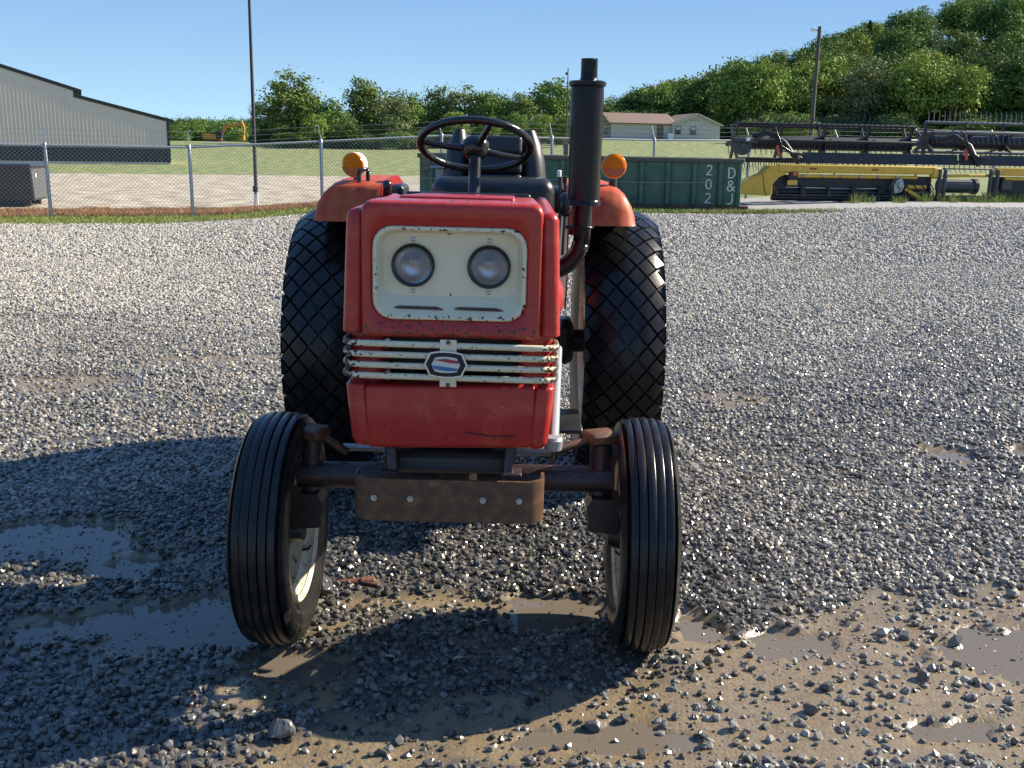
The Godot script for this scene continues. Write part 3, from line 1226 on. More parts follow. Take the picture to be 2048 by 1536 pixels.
func build_metal_building() -> void:
	# local x runs along the wall from its far end corner towards the ridge side, z faces the yard
	var corner := Vector3(-22.9, 0.0, -69.6)
	corner.y = ground_y(corner.x, corner.z) - 0.05
	var o := thing("metal_building", "beige ribbed metal shed with dark base band and dark roof edge", "building", corner, deg_to_rad(22.3))
	var siding := textured(ramp_image(256, 0.01, 41, [[0.0, Color(0.68, 0.565, 0.49)], [1.0, Color(0.73, 0.61, 0.53)]]), 3.0, 0.5)
	var dark := plain(Color(0.018, 0.021, 0.028), 0.45)
	var roofm := plain(Color(0.03, 0.034, 0.042), 0.4)
	# heights of the roof edge over the wall: lean-to then main gable
	var lean_len := 5.6
	var total := 26.0
	var top_at := func(x: float) -> float:
		if x < lean_len:
			return 2.85 + 0.245 * x
		if x < 18.5:
			return 4.62 + 0.305 * (x - lean_len)
		return 4.62 + 0.305 * (18.5 - lean_len) - 0.305 * (x - 18.5)
	var band_h := 0.98
	var ribs := B.new()
	var base := B.new()
	var n := int(total / 0.2286)
	for i in n:
		var x0 := i * 0.2286
		var x1 := x0 + 0.2286
		for k in 2:
			var b := base if k == 0 else ribs
			var y0 := 0.12 if k == 0 else band_h + 0.02
			var prof := [[x0, 0.0], [x0 + 0.065, 0.0], [x0 + 0.098, 0.032], [x0 + 0.128, 0.032], [x0 + 0.16, 0.0], [x1, 0.0]]
			for j in 5:
				var a: Array = prof[j]
				var c: Array = prof[j + 1]
				var ya: float = band_h if k == 0 else top_at.call(a[0]) - 0.02
				var yc: float = band_h if k == 0 else top_at.call(c[0]) - 0.02
				b.quad(Vector3(-a[0], y0, a[1]), Vector3(-a[0], ya, a[1]), Vector3(-c[0], yc, c[1]), Vector3(-c[0], y0, c[1]))
	part(o, "ribbed_siding", ribs, siding)
	part(o, "base_band", base, dark, "dark lower band of the ribbed wall")
	var slab := B.new()
	slab.box(Vector3(-total / 2.0, -0.1, -4.5), Vector3(total + 0.1, 0.42, 9.1))
	part(o, "foundation", slab, plain(Color(0.42, 0.41, 0.38), 0.9))
	var trim := B.new()
	trim.box(Vector3(-total / 2.0, band_h + 0.01, 0.02), Vector3(total, 0.05, 0.05))
	part(o, "band_trim", trim, dark)
	var ct := B.new()
	ct.box(Vector3(0.02, 1.48, 0.0), Vector3(0.16, 2.74, 0.12))
	part(o, "corner_trim", ct, dark)
	var side := B.new()
	side.box(Vector3(-0.03, 1.48, -4.5), Vector3(0.06, 2.74, 8.8))
	part(o, "side_wall", side, siding)
	var back := B.new()
	back.prism(PackedVector2Array([Vector2(-0.1, 0.1), Vector2(-0.1, 2.8), Vector2(-lean_len, 4.1), Vector2(-18.5, 8.4), Vector2(-total, 6.1), Vector2(-total, 0.1)]), -9.0, -0.1)
	part(o, "inner_body", back, siding)
	# roof planes that stand out over the wall
	var over := 0.03
	for seg in [[-0.35, lean_len - 0.02, "lean_to_roof"], [lean_len - 0.5, 18.5, "main_roof"], [18.5, total + 0.4, "far_roof"]]:
		var x0: float = seg[0]
		var x1: float = seg[1]
		var y0: float
		var y1: float
		if seg[2] == "lean_to_roof":
			y0 = 2.85 + 0.245 * x0
			y1 = 2.85 + 0.245 * x1
		elif seg[2] == "main_roof":
			y0 = 4.62 + 0.305 * (x0 - lean_len)
			y1 = 4.62 + 0.305 * (x1 - lean_len)
		else:
			y0 = 4.62 + 0.305 * (18.5 - lean_len)
			y1 = y0 - 0.305 * (x1 - 18.5)
		var r := B.new()
		var m := Vector3(-(x0 + x1) * 0.5, (y0 + y1) * 0.5 + 0.06, -4.55 + over * 0.5)
		var ang := atan2(y1 - y0, x1 - x0)
		r.box(m, Vector3(Vector2(x1 - x0, y1 - y0).length(), 0.09, 9.1 + over), Basis(Vector3.BACK, -ang))
		part(o, seg[2], r, roofm)
		var f := B.new()
		f.box(Vector3(m.x, m.y - 0.07, over + 0.012), Vector3(Vector2(x1 - x0, y1 - y0).length(), 0.22, 0.025), Basis(Vector3.BACK, -ang))
		part(o, "fascia", f, dark)
	var gut := B.new()
	gut.box(Vector3(-lean_len + 0.42, 4.36, -0.05), Vector3(0.16, 0.20, 0.16))
	part(o, "gutter_end", gut, dark)


func build_house() -> void:
	var d := 133.0
	var x := 19.2
	var o := thing("house", "low beige house with brown shingle roof below the wooded hill", "house", Vector3(x, ground_y(x, -d) - 0.1, -d), deg_to_rad(14.0))
	o.scale = Vector3(0.92, 0.84, 0.92)
	var wall := textured(ramp_image(256, 0.02, 45, [[0.0, Color(0.50, 0.455, 0.40)], [1.0, Color(0.55, 0.505, 0.44)]]), 4.0, 0.85)
	var roofm := textured(ramp_image(256, 0.05, 46, [[0.0, Color(0.150, 0.100, 0.074)], [1.0, Color(0.205, 0.142, 0.108)]]), 2.0, 0.9)
	var trim := plain(Color(0.62, 0.58, 0.52), 0.7)
	# main wing: ridge along x; cross wing: ridge along z, gable to the front
	var main := B.new()
	main.prism(PackedVector2Array([Vector2(-3.2, 0), Vector2(-3.2, 2.35), Vector2(0, 3.75), Vector2(3.2, 2.35), Vector2(3.2, 0)]), -8.4, 1.0, Transform3D(Basis(Vector3.UP, PI / 2.0), Vector3(0, 0, -3.2)))
	part(o, "wall", main, wall)
	var cross := B.new()
	cross.prism(PackedVector2Array([Vector2(0.2, 0), Vector2(0.2, 2.35), Vector2(3.7, 3.85), Vector2(7.2, 2.35), Vector2(7.2, 0)]), -6.6, 0.5)
	part(o, "gable_wall", cross, wall)
	for s in [-1, 1]:
		var r := B.new()
		r.box(Vector3(-4.0, 3.06, -3.2 + s * 1.74), Vector3(9.6, 0.14, 3.95), Basis(Vector3.RIGHT, s * atan2(1.4, 3.2)))
		part(o, "roof", r, roofm)
		var q := B.new()
		q.box(Vector3(3.7 + s * 1.86, 3.10, -3.0), Vector3(4.15, 0.14, 7.7), Basis(Vector3.BACK, -s * atan2(1.5, 3.5)))
		part(o, "gable_roof", q, roofm)
		var tr := B.new()
		tr.box(Vector3(3.7 + s * 1.86, 3.02, 0.88), Vector3(4.15, 0.16, 0.06), Basis(Vector3.BACK, -s * atan2(1.5, 3.5)))
		part(o, "barge_board", tr, trim)
	var spots := [[1.0, 1.42, 0.5], [3.2, 1.42, 0.5]]
	for w in spots:
		var f := B.new()
		f.box(Vector3(w[0], w[1], w[2] + 0.02), Vector3(0.86, 1.15, 0.06))
		var fr := part(o, "window", f, plain(Color(0.10, 0.10, 0.10), 0.6))
		for k in 2:
			var p := B.new()
			p.box(Vector3(w[0], w[1] - 0.26 + 0.52 * k, w[2] + 0.06), Vector3(0.66, 0.44, 0.02))
			part(fr, "pane", p, mats.pane if k == 0 else plain(Color(0.45, 0.46, 0.46), 0.2))
	var sw := B.new()
	sw.box(Vector3(-8.43, 1.4, -2.2), Vector3(0.06, 1.0, 0.8))
	part(o, "window", sw, mats.pane)
	var door := B.new()
	door.box(Vector3(-1.4, 1.05, 0.04), Vector3(0.95, 2.05, 0.08))
	var dp := part(o, "door", door, plain(Color(0.16, 0.10, 0.075), 0.6))
	var hd := B.new()
	hd.ball(Vector3(-1.05, 1.0, 0.12), 0.05, 8)
	part(dp, "handle", hd, mats.steel)
	for k in 3:
		var v := B.new()
		v.box(Vector3(2.9 + k * 0.5, 2.9, 0.52), Vector3(0.16, 0.16, 0.04))
		part(o, "gable_vent", v, plain(Color(0.2, 0.19, 0.18), 0.8))
	var ac := B.new()
	ac.rbox(Vector3(-0.2, 0.5, 0.75), Vector3(0.8, 0.9, 0.7), 0.06)
	part(o, "porch_unit", ac, mats.white)


# ---------------------------------------------------------------- steel container, bin, poles

func letter(parent: Node, ch: String, at: Vector3, h: float, m: Material, called := "letter") -> void:
	var t := TextMesh.new()
	var f := SystemFont.new()
	f.font_names = PackedStringArray(["Droid Sans Mono", "Droid Sans"])
	f.font_weight = 700
	t.font = f
	t.text = ch
	t.font_size = 64
	t.pixel_size = h / 47.0
	t.depth = 0.006
	var o := mpart(parent, called, t, m)
	o.position = at


func build_container() -> void:
	# roll-off waste container; its long side faces the yard
	var y := ground_y(1.2, -19.4)
	var len := 5.95
	var h := 0.79
	var o := thing("waste_container", "green steel roll-off container with upright ribs and stencilled white 202", "container", Vector3(1.20, y, -19.45))
	var im := ramp_image(512, 0.012, 51, [[0.0, Color(0.030, 0.085, 0.055)], [0.55, Color(0.046, 0.118, 0.076)], [1.0, Color(0.068, 0.145, 0.098)]])
	speckle(im, 0.04, 52, 0.78, Color(0.06, 0.04, 0.025), 4)
	speckle(im, 0.012, 53, 0.74, Color(0.075, 0.10, 0.08), 4)
	var green := textured(im, 1.6, 0.5)
	var rim := textured(ramp_image(256, 0.03, 54, [[0.0, Color(0.04, 0.07, 0.05)], [1.0, Color(0.10, 0.085, 0.06)]]), 0.8, 0.6)
	var hx := len * 0.5
	for s in [-1, 1]:
		var w := B.new()
		w.box(Vector3(0, 0.10 + h * 0.5, -1.1 + s * 1.08), Vector3(len, h, 0.05))
		part(o, "side_wall", w, green)
		var e := B.new()
		e.box(Vector3(s * (hx - 0.025), 0.10 + h * 0.5, -1.1), Vector3(0.05, h, 2.1))
		part(o, "end_wall", e, green)
		var t := B.new()
		t.cbox(Vector3(0, 0.10 + h + 0.035, -1.1 + s * 1.09), Vector3(len + 0.08, 0.085, 0.13), 0.012)
		part(o, "top_rail", t, rim)
		var te := B.new()
		te.cbox(Vector3(s * hx, 0.10 + h + 0.03, -1.1), Vector3(0.11, 0.075, 2.04), 0.012)
		part(o, "end_rail", te, rim)
		var bt := B.new()
		bt.cbox(Vector3(0.06, 0.055, -1.1 + s * 1.07), Vector3(len + 0.2, 0.11, 0.16), 0.012)
		part(o, "base_rail", bt, mats.rusty)
	var fl := B.new()
	fl.box(Vector3(0, 0.14, -1.1), Vector3(len - 0.1, 0.05, 2.05))
	part(o, "floor", fl, mats.rusty)
	for i in 13:
		var rb := B.new()
		var xx := hx - 0.04 - i * 0.487
		if i == 0:
			rb.cbox(Vector3(xx, 0.10 + h * 0.5, 0.0), Vector3(0.08, h, 0.10), 0.012)
		else:
			rb.cbox(Vector3(xx + 0.14, 0.10 + h * 0.5, 0.03), Vector3(0.10, h, 0.11), 0.02)
		part(o, "rib", rb, green)
	var cable := B.new()
	var pts := []
	for i in 9:
		pts.append(Vector3(-hx + i * (len - 0.55) / 8.0, 0.52 - 0.012 * sin(i * 1.3), 0.10))
	cable.tube(pts, 0.008, 6)
	part(o, "cable", cable, plain(Color(0.20, 0.24, 0.21), 0.5))
	var sticker := B.new()
	sticker.box(Vector3(hx - 2.62, 0.10 + h + 0.04, 0.048), Vector3(0.62, 0.055, 0.004))
	part(o, "warning_strip", sticker, plain(Color(0.30, 0.03, 0.05), 0.5), "faded red strip on the rim")
	var white := textured(ramp_image(128, 0.06, 55, [[0.0, Color(0.40, 0.42, 0.38)], [0.5, Color(0.66, 0.66, 0.62)], [1.0, Color(0.72, 0.72, 0.69)]]), 0.5, 0.7)
	for k in 3:
		letter(o, ["2", "0", "2"][k], Vector3(hx - 0.60, 0.745 - k * 0.255, 0.010), 0.19, white)
		letter(o, ["D", "&", "J"][k], Vector3(hx - 0.185, 0.70 - k * 0.235, 0.010), 0.20, white)
	# hinge gear on the far end
	var hg := B.new()
	hg.cbox(Vector3(-hx + 0.12, 0.78, 0.08), Vector3(0.16, 0.30, 0.10), 0.015)
	part(o, "hinge_bracket", hg, rim)


func build_bin() -> void:
	var d := 22.6
	var x := -11.05
	var o := thing("waste_bin", "black steel waste bin with lid behind the fence", "bin", Vector3(x, ground_y(x, -d), -d), deg_to_rad(10.0))
	var black := plain(Color(0.016, 0.019, 0.026), 0.5)
	var grey := plain(Color(0.07, 0.075, 0.08), 0.6)
	var body := B.new()
	body.prism(PackedVector2Array([Vector2(-0.55, 0.12), Vector2(-0.72, 0.84), Vector2(0.72, 0.84), Vector2(0.55, 0.12)]), -0.95, 0.55, Transform3D(Basis(Vector3.UP, PI / 2.0), Vector3(0, 0, -0.7)))
	part(o, "body", body, black)
	var side := B.new()
	side.prism(PackedVector2Array([Vector2(-0.50, 0.16), Vector2(-0.66, 0.80), Vector2(0.66, 0.80), Vector2(0.50, 0.16)]), 0.552, 0.565, Transform3D(Basis(Vector3.UP, PI / 2.0), Vector3(0, 0, -0.7)))
	part(o, "side_panel", side, grey)
	var lid := B.new()
	lid.rbox(Vector3(-0.2, 0.875, -0.7), Vector3(1.58, 0.06, 1.5), 0.02)
	part(o, "lid", lid, plain(Color(0.022, 0.028, 0.05), 0.35))
	for s in [-1, 1]:
		var f := B.new()
		f.box(Vector3(-0.2, 0.06, -0.7 + s * 0.4), Vector3(1.3, 0.12, 0.09))
		part(o, "skid", f, black)
	var st := B.new()
	st.box(Vector3(0.57, 0.66, -0.38), Vector3(0.006, 0.09, 0.06))
	part(o, "label_plate", st, mats.white)


func build_poles() -> void:
	var m := plain(Color(0.028, 0.030, 0.034), 0.6)
	var wood := textured(ramp_image(256, 0.05, 57, [[0.0, Color(0.06, 0.05, 0.042)], [1.0, Color(0.12, 0.105, 0.09)]]), 0.7, 0.9)
	# slim yard pole on white conduits, its top above the frame
	var x := -5.80
	var d := 23.4
	var o := thing("yard_light_pole", "slim black pole with junction box on white conduits behind the fence", "pole", Vector3(x, ground_y(x, -d), -d))
	var p := B.new()
	p.cyl(Vector3(0, 0.3, 0), Vector3(0.01, 5.4, 0), 0.042, 0.03, 10)
	part(o, "shaft", p, m)
	for s in [-1, 1]:
		var c := B.new()
		c.cyl(Vector3(s * 0.035, -0.1, 0.02), Vector3(s * 0.022, 0.38, 0.02), 0.022, -1.0, 8)
		part(o, "conduit", c, mats.white)
	var jb := B.new()
	jb.cbox(Vector3(0, 0.42, 0.05), Vector3(0.11, 0.13, 0.08), 0.012)
	part(o, "junction_box", jb, m)
	var lh := B.new()
	lh.rbox(Vector3(-0.05, 4.72, 0.02), Vector3(0.12, 0.10, 0.12), 0.03)
	part(o, "camera_head", lh, mats.white)
	# pole with lamp in front of the hill
	x = 16.1
	d = 58.0
	var q := thing("lamp_pole", "tall wooden pole with a white lamp head before the wooded hill", "pole", Vector3(x, ground_y(x, -d), -d))
	var s1 := B.new()
	s1.cyl(Vector3(0, -0.2, 0), Vector3(0.02, 7.62, 0), 0.13, 0.09, 10)
	part(q, "shaft", s1, wood)
	var arm := B.new()
	arm.cyl(Vector3(0, 7.38, 0.05), Vector3(-0.25, 7.43, 0.05), 0.025, -1.0, 6)
	part(q, "bracket", arm, m)
	var hd := B.new()
	hd.rbox(Vector3(-0.33, 7.45, 0.05), Vector3(0.24, 0.18, 0.22), 0.04)
	part(q, "lamp_head", hd, mats.white)
	# slim mast behind the tractor's exhaust
	x = 2.45
	d = 52.0
	var r := thing("antenna_mast", "thin dark mast with small fittings standing in the field", "mast", Vector3(x, ground_y(x, -d), -d))
	var s2 := B.new()
	s2.cyl(Vector3(0, -0.2, 0), Vector3(0.0, 4.95, 0), 0.05, 0.025, 8)
	part(r, "shaft", s2, m)
	var k := B.new()
	k.cbox(Vector3(-0.06, 4.70, 0.03), Vector3(0.14, 0.12, 0.1), 0.02)
	part(r, "fitting", k, m)
	var bx := B.new()
	bx.cbox(Vector3(0.0, 1.1, 0.06), Vector3(0.24, 0.6, 0.14), 0.02)
	part(r, "meter_box", bx, m)


func build_excavator() -> void:
	var d := 190.0
	var x := -53.5
	var o := thing("excavator", "orange yellow excavator with raised boom far across the field", "excavator", Vector3(x, ground_y(x, -d), -d))
	o.scale = Vector3.ONE * 0.9
	var yel := plain(Color(0.55, 0.22, 0.03), 0.5)
	var blk := plain(Color(0.03, 0.03, 0.032), 0.7)
	for s in [-1, 1]:
		var t := B.new()
		t.rbox(Vector3(-0.6, 0.45, s * 1.1), Vector3(3.8, 0.9, 0.6), 0.4)
		part(o, "track", t, blk)
	var b := B.new()
	b.rbox(Vector3(-1.1, 1.5, 0), Vector3(3.4, 1.1, 2.4), 0.15)
	part(o, "body", b, yel)
	var c := B.new()
	c.rbox(Vector3(0.4, 1.9, 0.75), Vector3(1.2, 1.6, 1.0), 0.12)
	part(o, "cab", c, blk)
	var bm := B.new()
	bm.tube([Vector3(0.3, 1.5, 0), Vector3(1.6, 3.6, 0), Vector3(5.0, 4.2, 0)], 0.28, 8, true, [0.3, 0.36, 0.22])
	part(o, "boom", bm, yel)
	var st := B.new()
	st.tube([Vector3(4.7, 4.6, 0), Vector3(5.2, 3.4, 0), Vector3(5.1, 1.9, 0)], 0.2, 8, true, [0.24, 0.24, 0.15])
	part(o, "stick", st, yel)
	var bk := B.new()
	bk.prism(PackedVector2Array([Vector2(5.2, 1.9), Vector2(5.25, 1.0), Vector2(4.6, 0.8), Vector2(4.3, 1.3)]), -0.5, 0.5)
	part(o, "bucket", bk, yel)


# ---------------------------------------------------------------- harvesting header

func build_header() -> void:
	# a wide cutting header parked with its back to the yard; x runs along it, y up, z towards the yard
	var x := 4.72
	var d := 22.0
	var o := thing("harvesting_header", "wide black and yellow combine header with tined reel parked on gravel", "header", Vector3(x, ground_y(x + 3.0, -d) - 0.04, -d), deg_to_rad(9.0))
	var yel := textured(ramp_image(256, 0.02, 61, [[0.0, Color(0.56, 0.33, 0.03)], [1.0, Color(0.68, 0.42, 0.05)]]), 1.0, 0.42)
	var dark := textured(ramp_image(256, 0.02, 62, [[0.0, Color(0.010, 0.011, 0.013)], [1.0, Color(0.022, 0.023, 0.026)]]), 1.0, 0.5)
	var grey := textured(ramp_image(256, 0.03, 63, [[0.0, Color(0.032, 0.034, 0.038)], [1.0, Color(0.07, 0.072, 0.076)]]), 1.0, 0.5)
	var L := 9.4
	# end shield
	var es := B.new()
	es.prism(PackedVector2Array([Vector2(-0.02, 0.14), Vector2(0.0, 0.36), Vector2(0.28, 0.52), Vector2(0.44, 0.57), Vector2(0.50, 0.22), Vector2(0.56, 0.12)]), -0.30, 0.05)
	part(o, "end_shield", es, yel, "yellow pointed end shield")
	var es2 := B.new()
	es2.prism(PackedVector2Array([Vector2(0.46, 0.58), Vector2(0.62, 0.74), Vector2(0.95, 0.76), Vector2(1.02, 0.60), Vector2(0.80, 0.50), Vector2(0.68, 0.36), Vector2(0.66, 0.14), Vector2(0.58, 0.12), Vector2(0.52, 0.24)]), -0.30, 0.05)
	part(o, "end_shield", es2, yel, "yellow hooked end shield")
	# top beam sections
	for s in [[0.78, 4.35], [5.75, L]]:
		var b := B.new()
		b.cbox(Vector3((s[0] + s[1]) * 0.5, 0.69, 0.0), Vector3(s[1] - s[0], 0.17, 0.14), 0.02)
		part(o, "top_beam", b, yel)
		var t := B.new()
		t.cyl(Vector3(s[0] + 0.25, 0.54, 0.02), Vector3(s[1] - 0.4, 0.54, 0.02), 0.038, -1.0, 10)
		part(o, "side_tube", t, yel)
	for mx in [1.55, 2.95]:
		var r := B.new()
		r.box(Vector3(mx, 0.69, 0.073), Vector3(0.15, 0.035, 0.006))
		part(o, "reflector", r, plain(Color(0.30, 0.03, 0.02), 0.4))
	var cap := B.new()
	cap.cbox(Vector3(4.36, 0.64, 0.02), Vector3(0.20, 0.24, 0.18), 0.04)
	part(o, "beam_cap", cap, yel)
	# tail lamp bracket
	var lb := B.new()
	lb.cbox(Vector3(1.12, 0.52, 0.06), Vector3(0.20, 0.20, 0.05), 0.01)
	part(o, "lamp_bracket", lb, dark)
	var lp := B.new()
	lp.lathe([Vector2(0, 0), Vector2(0, 0.05), Vector2(0.03, 0.045), Vector2(0.035, 0)], Vector3(1.14, 0.58, 0.085), Vector3.BACK, 14)
	part(o, "marker_lamp", lp, plain(Color(0.55, 0.10, 0.04), 0.2))
	var pl := B.new()
	pl.box(Vector3(1.10, 0.40, 0.09), Vector3(0.22, 0.10, 0.01))
	part(o, "plate", pl, yel)
	# lower back frame
	var bp := B.new()
	bp.cbox(Vector3(2.55, 0.34, -0.10), Vector3(3.6, 0.44, 0.05), 0.01)
	part(o, "back_panel", bp, dark)
	var tubes := [[0.7, L, 0.085, 0.0, 0.065], [0.85, 4.3, 0.20, -0.02, 0.04]]
	for t in tubes:
		var b := B.new()
		b.cyl(Vector3(t[0], t[2], t[3]), Vector3(t[1], t[2], t[3]), t[4], -1.0, 12)
		part(o, "frame_tube", b, dark)
	for i in 7:
		var b := B.new()
		b.cbox(Vector3(0.78 + i * 0.58, 0.20, 0.02), Vector3(0.06 + 0.05 * (i % 2), 0.26, 0.10), 0.015)
		part(o, "frame_upright", b, dark)
	var line := B.new()
	line.tube([Vector3(1.0, 0.30, 0.0), Vector3(1.6, 0.295, 0.0), Vector3(2.4, 0.285, 0.0), Vector3(3.1, 0.295, 0.0)], 0.010, 6)
	part(o, "hydraulic_line", line, mats.rod_grey)
	# drive gearbox, cylinders and hoses in the middle
	var gb := B.new()
	gb.prism(PackedVector2Array([Vector2(3.40, 0.20), Vector2(3.37, 0.36), Vector2(3.46, 0.50), Vector2(3.55, 0.52), Vector2(3.61, 0.36), Vector2(3.56, 0.24)]), -0.1, 0.14)
	gb.cyl(Vector3(3.50, 0.37, 0.14), Vector3(3.50, 0.37, 0.19), 0.07, 0.05, 12)
	part(o, "gearbox", gb, mats.zinc)
	for c in [[Vector3(3.70, 0.34, 0.05), Vector3(4.15, 0.34, 0.05), 0.045], [Vector3(3.66, 0.30, 0.10), Vector3(4.00, 0.11, 0.12), 0.042]]:
		var b := B.new()
		b.cyl(c[0], c[1], c[2], -1.0, 10)
		part(o, "hydraulic_cylinder", b, yel)
	for i in 7:
		var h := B.new()
		var hx := 3.05 + i * 0.19
		h.tube([Vector3(hx, 0.50 - 0.04 * (i % 3), 0.05), Vector3(hx + 0.10, 0.30, 0.14), Vector3(hx + 0.02 + 0.05 * (i % 2), 0.16, 0.12), Vector3(hx + 0.25, 0.10 + 0.03 * (i % 3), 0.08)], 0.013, 6)
		part(o, "hose", h, dark)
	# float module frame
	for px in [4.42, 4.55, 5.62, 5.78]:
		var b := B.new()
		b.cbox(Vector3(px, 0.42, 0.10), Vector3(0.065, 0.62, 0.08), 0.012)
		part(o, "frame_post", b, grey)
	var fb := B.new()
	fb.cbox(Vector3(5.08, 0.13, 0.12), Vector3(1.05, 0.085, 0.08), 0.015)
	part(o, "frame_sill", fb, grey)
	var ft := B.new()
	ft.cbox(Vector3(5.10, 0.735, 0.06), Vector3(1.2, 0.03, 0.06), 0.008)
	part(o, "frame_head", ft, grey)
	var ftube := B.new()
	ftube.cyl(Vector3(4.55, 0.58, 0.02), Vector3(5.62, 0.60, 0.02), 0.032, -1.0, 10)
	part(o, "yellow_tube", ftube, yel)
	var drum := B.new()
	drum.lathe([Vector2(0, 0), Vector2(0, 0.17), Vector2(0.08, 0.17), Vector2(0.08, 0.145), Vector2(0.78, 0.145), Vector2(0.78, 0.17), Vector2(0.86, 0.17), Vector2(0.86, 0)], Vector3(4.60, 0.36, -0.18), Vector3.RIGHT, 18)
	part(o, "feed_drum", drum, grey)
	var pb := B.new()
	pb.cbox(Vector3(6.05, 0.40, 0.05), Vector3(0.26, 0.22, 0.05), 0.02)
	part(o, "valve_cover", pb, grey)
	var lower := B.new()
	lower.cbox(Vector3(7.6, 0.36, -0.10), Vector3(3.6, 0.44, 0.05), 0.01)
	part(o, "back_panel", lower, dark)
	var lip := B.new()
	lip.cbox(Vector3(2.5, 0.145, 0.03), Vector3(3.5, 0.03, 0.16), 0.008)
	part(o, "lower_lip", lip, grey)
	for i in 6:
		var cl := B.new()
		cl.cbox(Vector3(1.35 + i * 0.42, 0.545, 0.06), Vector3(0.05, 0.07, 0.05), 0.012)
		part(o, "tube_clamp", cl, mats.zinc)
	# deflector sheet below the reel
	for s in [[1.42, 2.74], [2.76, 5.0], [5.02, L]]:
		var b := B.new()
		b.cbox(Vector3((s[0] + s[1]) * 0.5, 0.92, -0.22), Vector3(s[1] - s[0], 0.23, 0.012), 0.004, Basis(Vector3.RIGHT, -0.32))
		part(o, "deflector_sheet", b, dark)
	# two reels
	build_reel(o, 0.05, 4.30, 1.22, 0.10, dark, dark)
	build_reel(o, 4.50, L, 1.30, 0.52, plain(Color(0.16, 0.165, 0.17), 0.45, 0.3), dark)
	# reel arms with cylinders
	for a in [0.95, 4.85]:
		var b := B.new()
		var k := 0.4 if a > 2.0 else 0.0
		b.tube([Vector3(a - 0.55 + k, 1.34, -0.55), Vector3(a - 0.25 + k, 1.42, -0.42), Vector3(a + 0.05 + k * 0.9, 1.22, -0.24), Vector3(a + 0.35 + k * 0.6, 0.80, -0.10)], 0.055, 8)
		part(o, "reel_arm", b, dark)
		var c := B.new()
		c.cyl(Vector3(a - 0.12 + k, 1.16, -0.18), Vector3(a - 0.08 + k, 0.92, -0.16), 0.036, -1.0, 10)
		part(o, "arm_lock", c, plain(Color(0.50, 0.09, 0.035), 0.4))
		for j in 3:
			var h := B.new()
			h.tube([Vector3(a - 0.5 + k, 1.35 - 0.05 * j, -0.36), Vector3(a - 0.32 + k, 1.62 - 0.10 * j, -0.30), Vector3(a - 0.16 + k, 1.45 - 0.08 * j, -0.2), Vector3(a - 0.05 + k, 1.15 - 0.05 * j, -0.12), Vector3(a + 0.45 + 0.08 * j + k * 0.5, 0.86 + 0.05 * j, -0.08)], 0.016, 6)
			part(o, "hose", h, mats.gloss_black)
	var arm_plate := B.new()
	arm_plate.cbox(Vector3(0.20, 1.26, -0.42), Vector3(0.55, 0.11, 0.05), 0.02)
	part(o, "arm_bracket", arm_plate, grey)
	var pad := B.new()
	pad.cbox(Vector3(0.25, 1.27, -0.388), Vector3(0.09, 0.06, 0.01), 0.003)
	part(o, "label_plate", pad, mats.white)
	var disc := B.new()
	disc.lathe([Vector2(0, 0), Vector2(0, 0.20), Vector2(0.02, 0.20), Vector2(0.025, 0.08), Vector2(0.05, 0.06), Vector2(0.05, 0)], Vector3(0.18, 1.14, -0.50), Vector3.BACK, 18)
	part(o, "drive_disc", disc, grey)
	var skid := B.new()
	skid.rbox(Vector3(2.35, 0.0, 0.24), Vector3(0.45, 0.07, 0.2), 0.02)
	part(o, "skid_board", skid, mats.rusty)


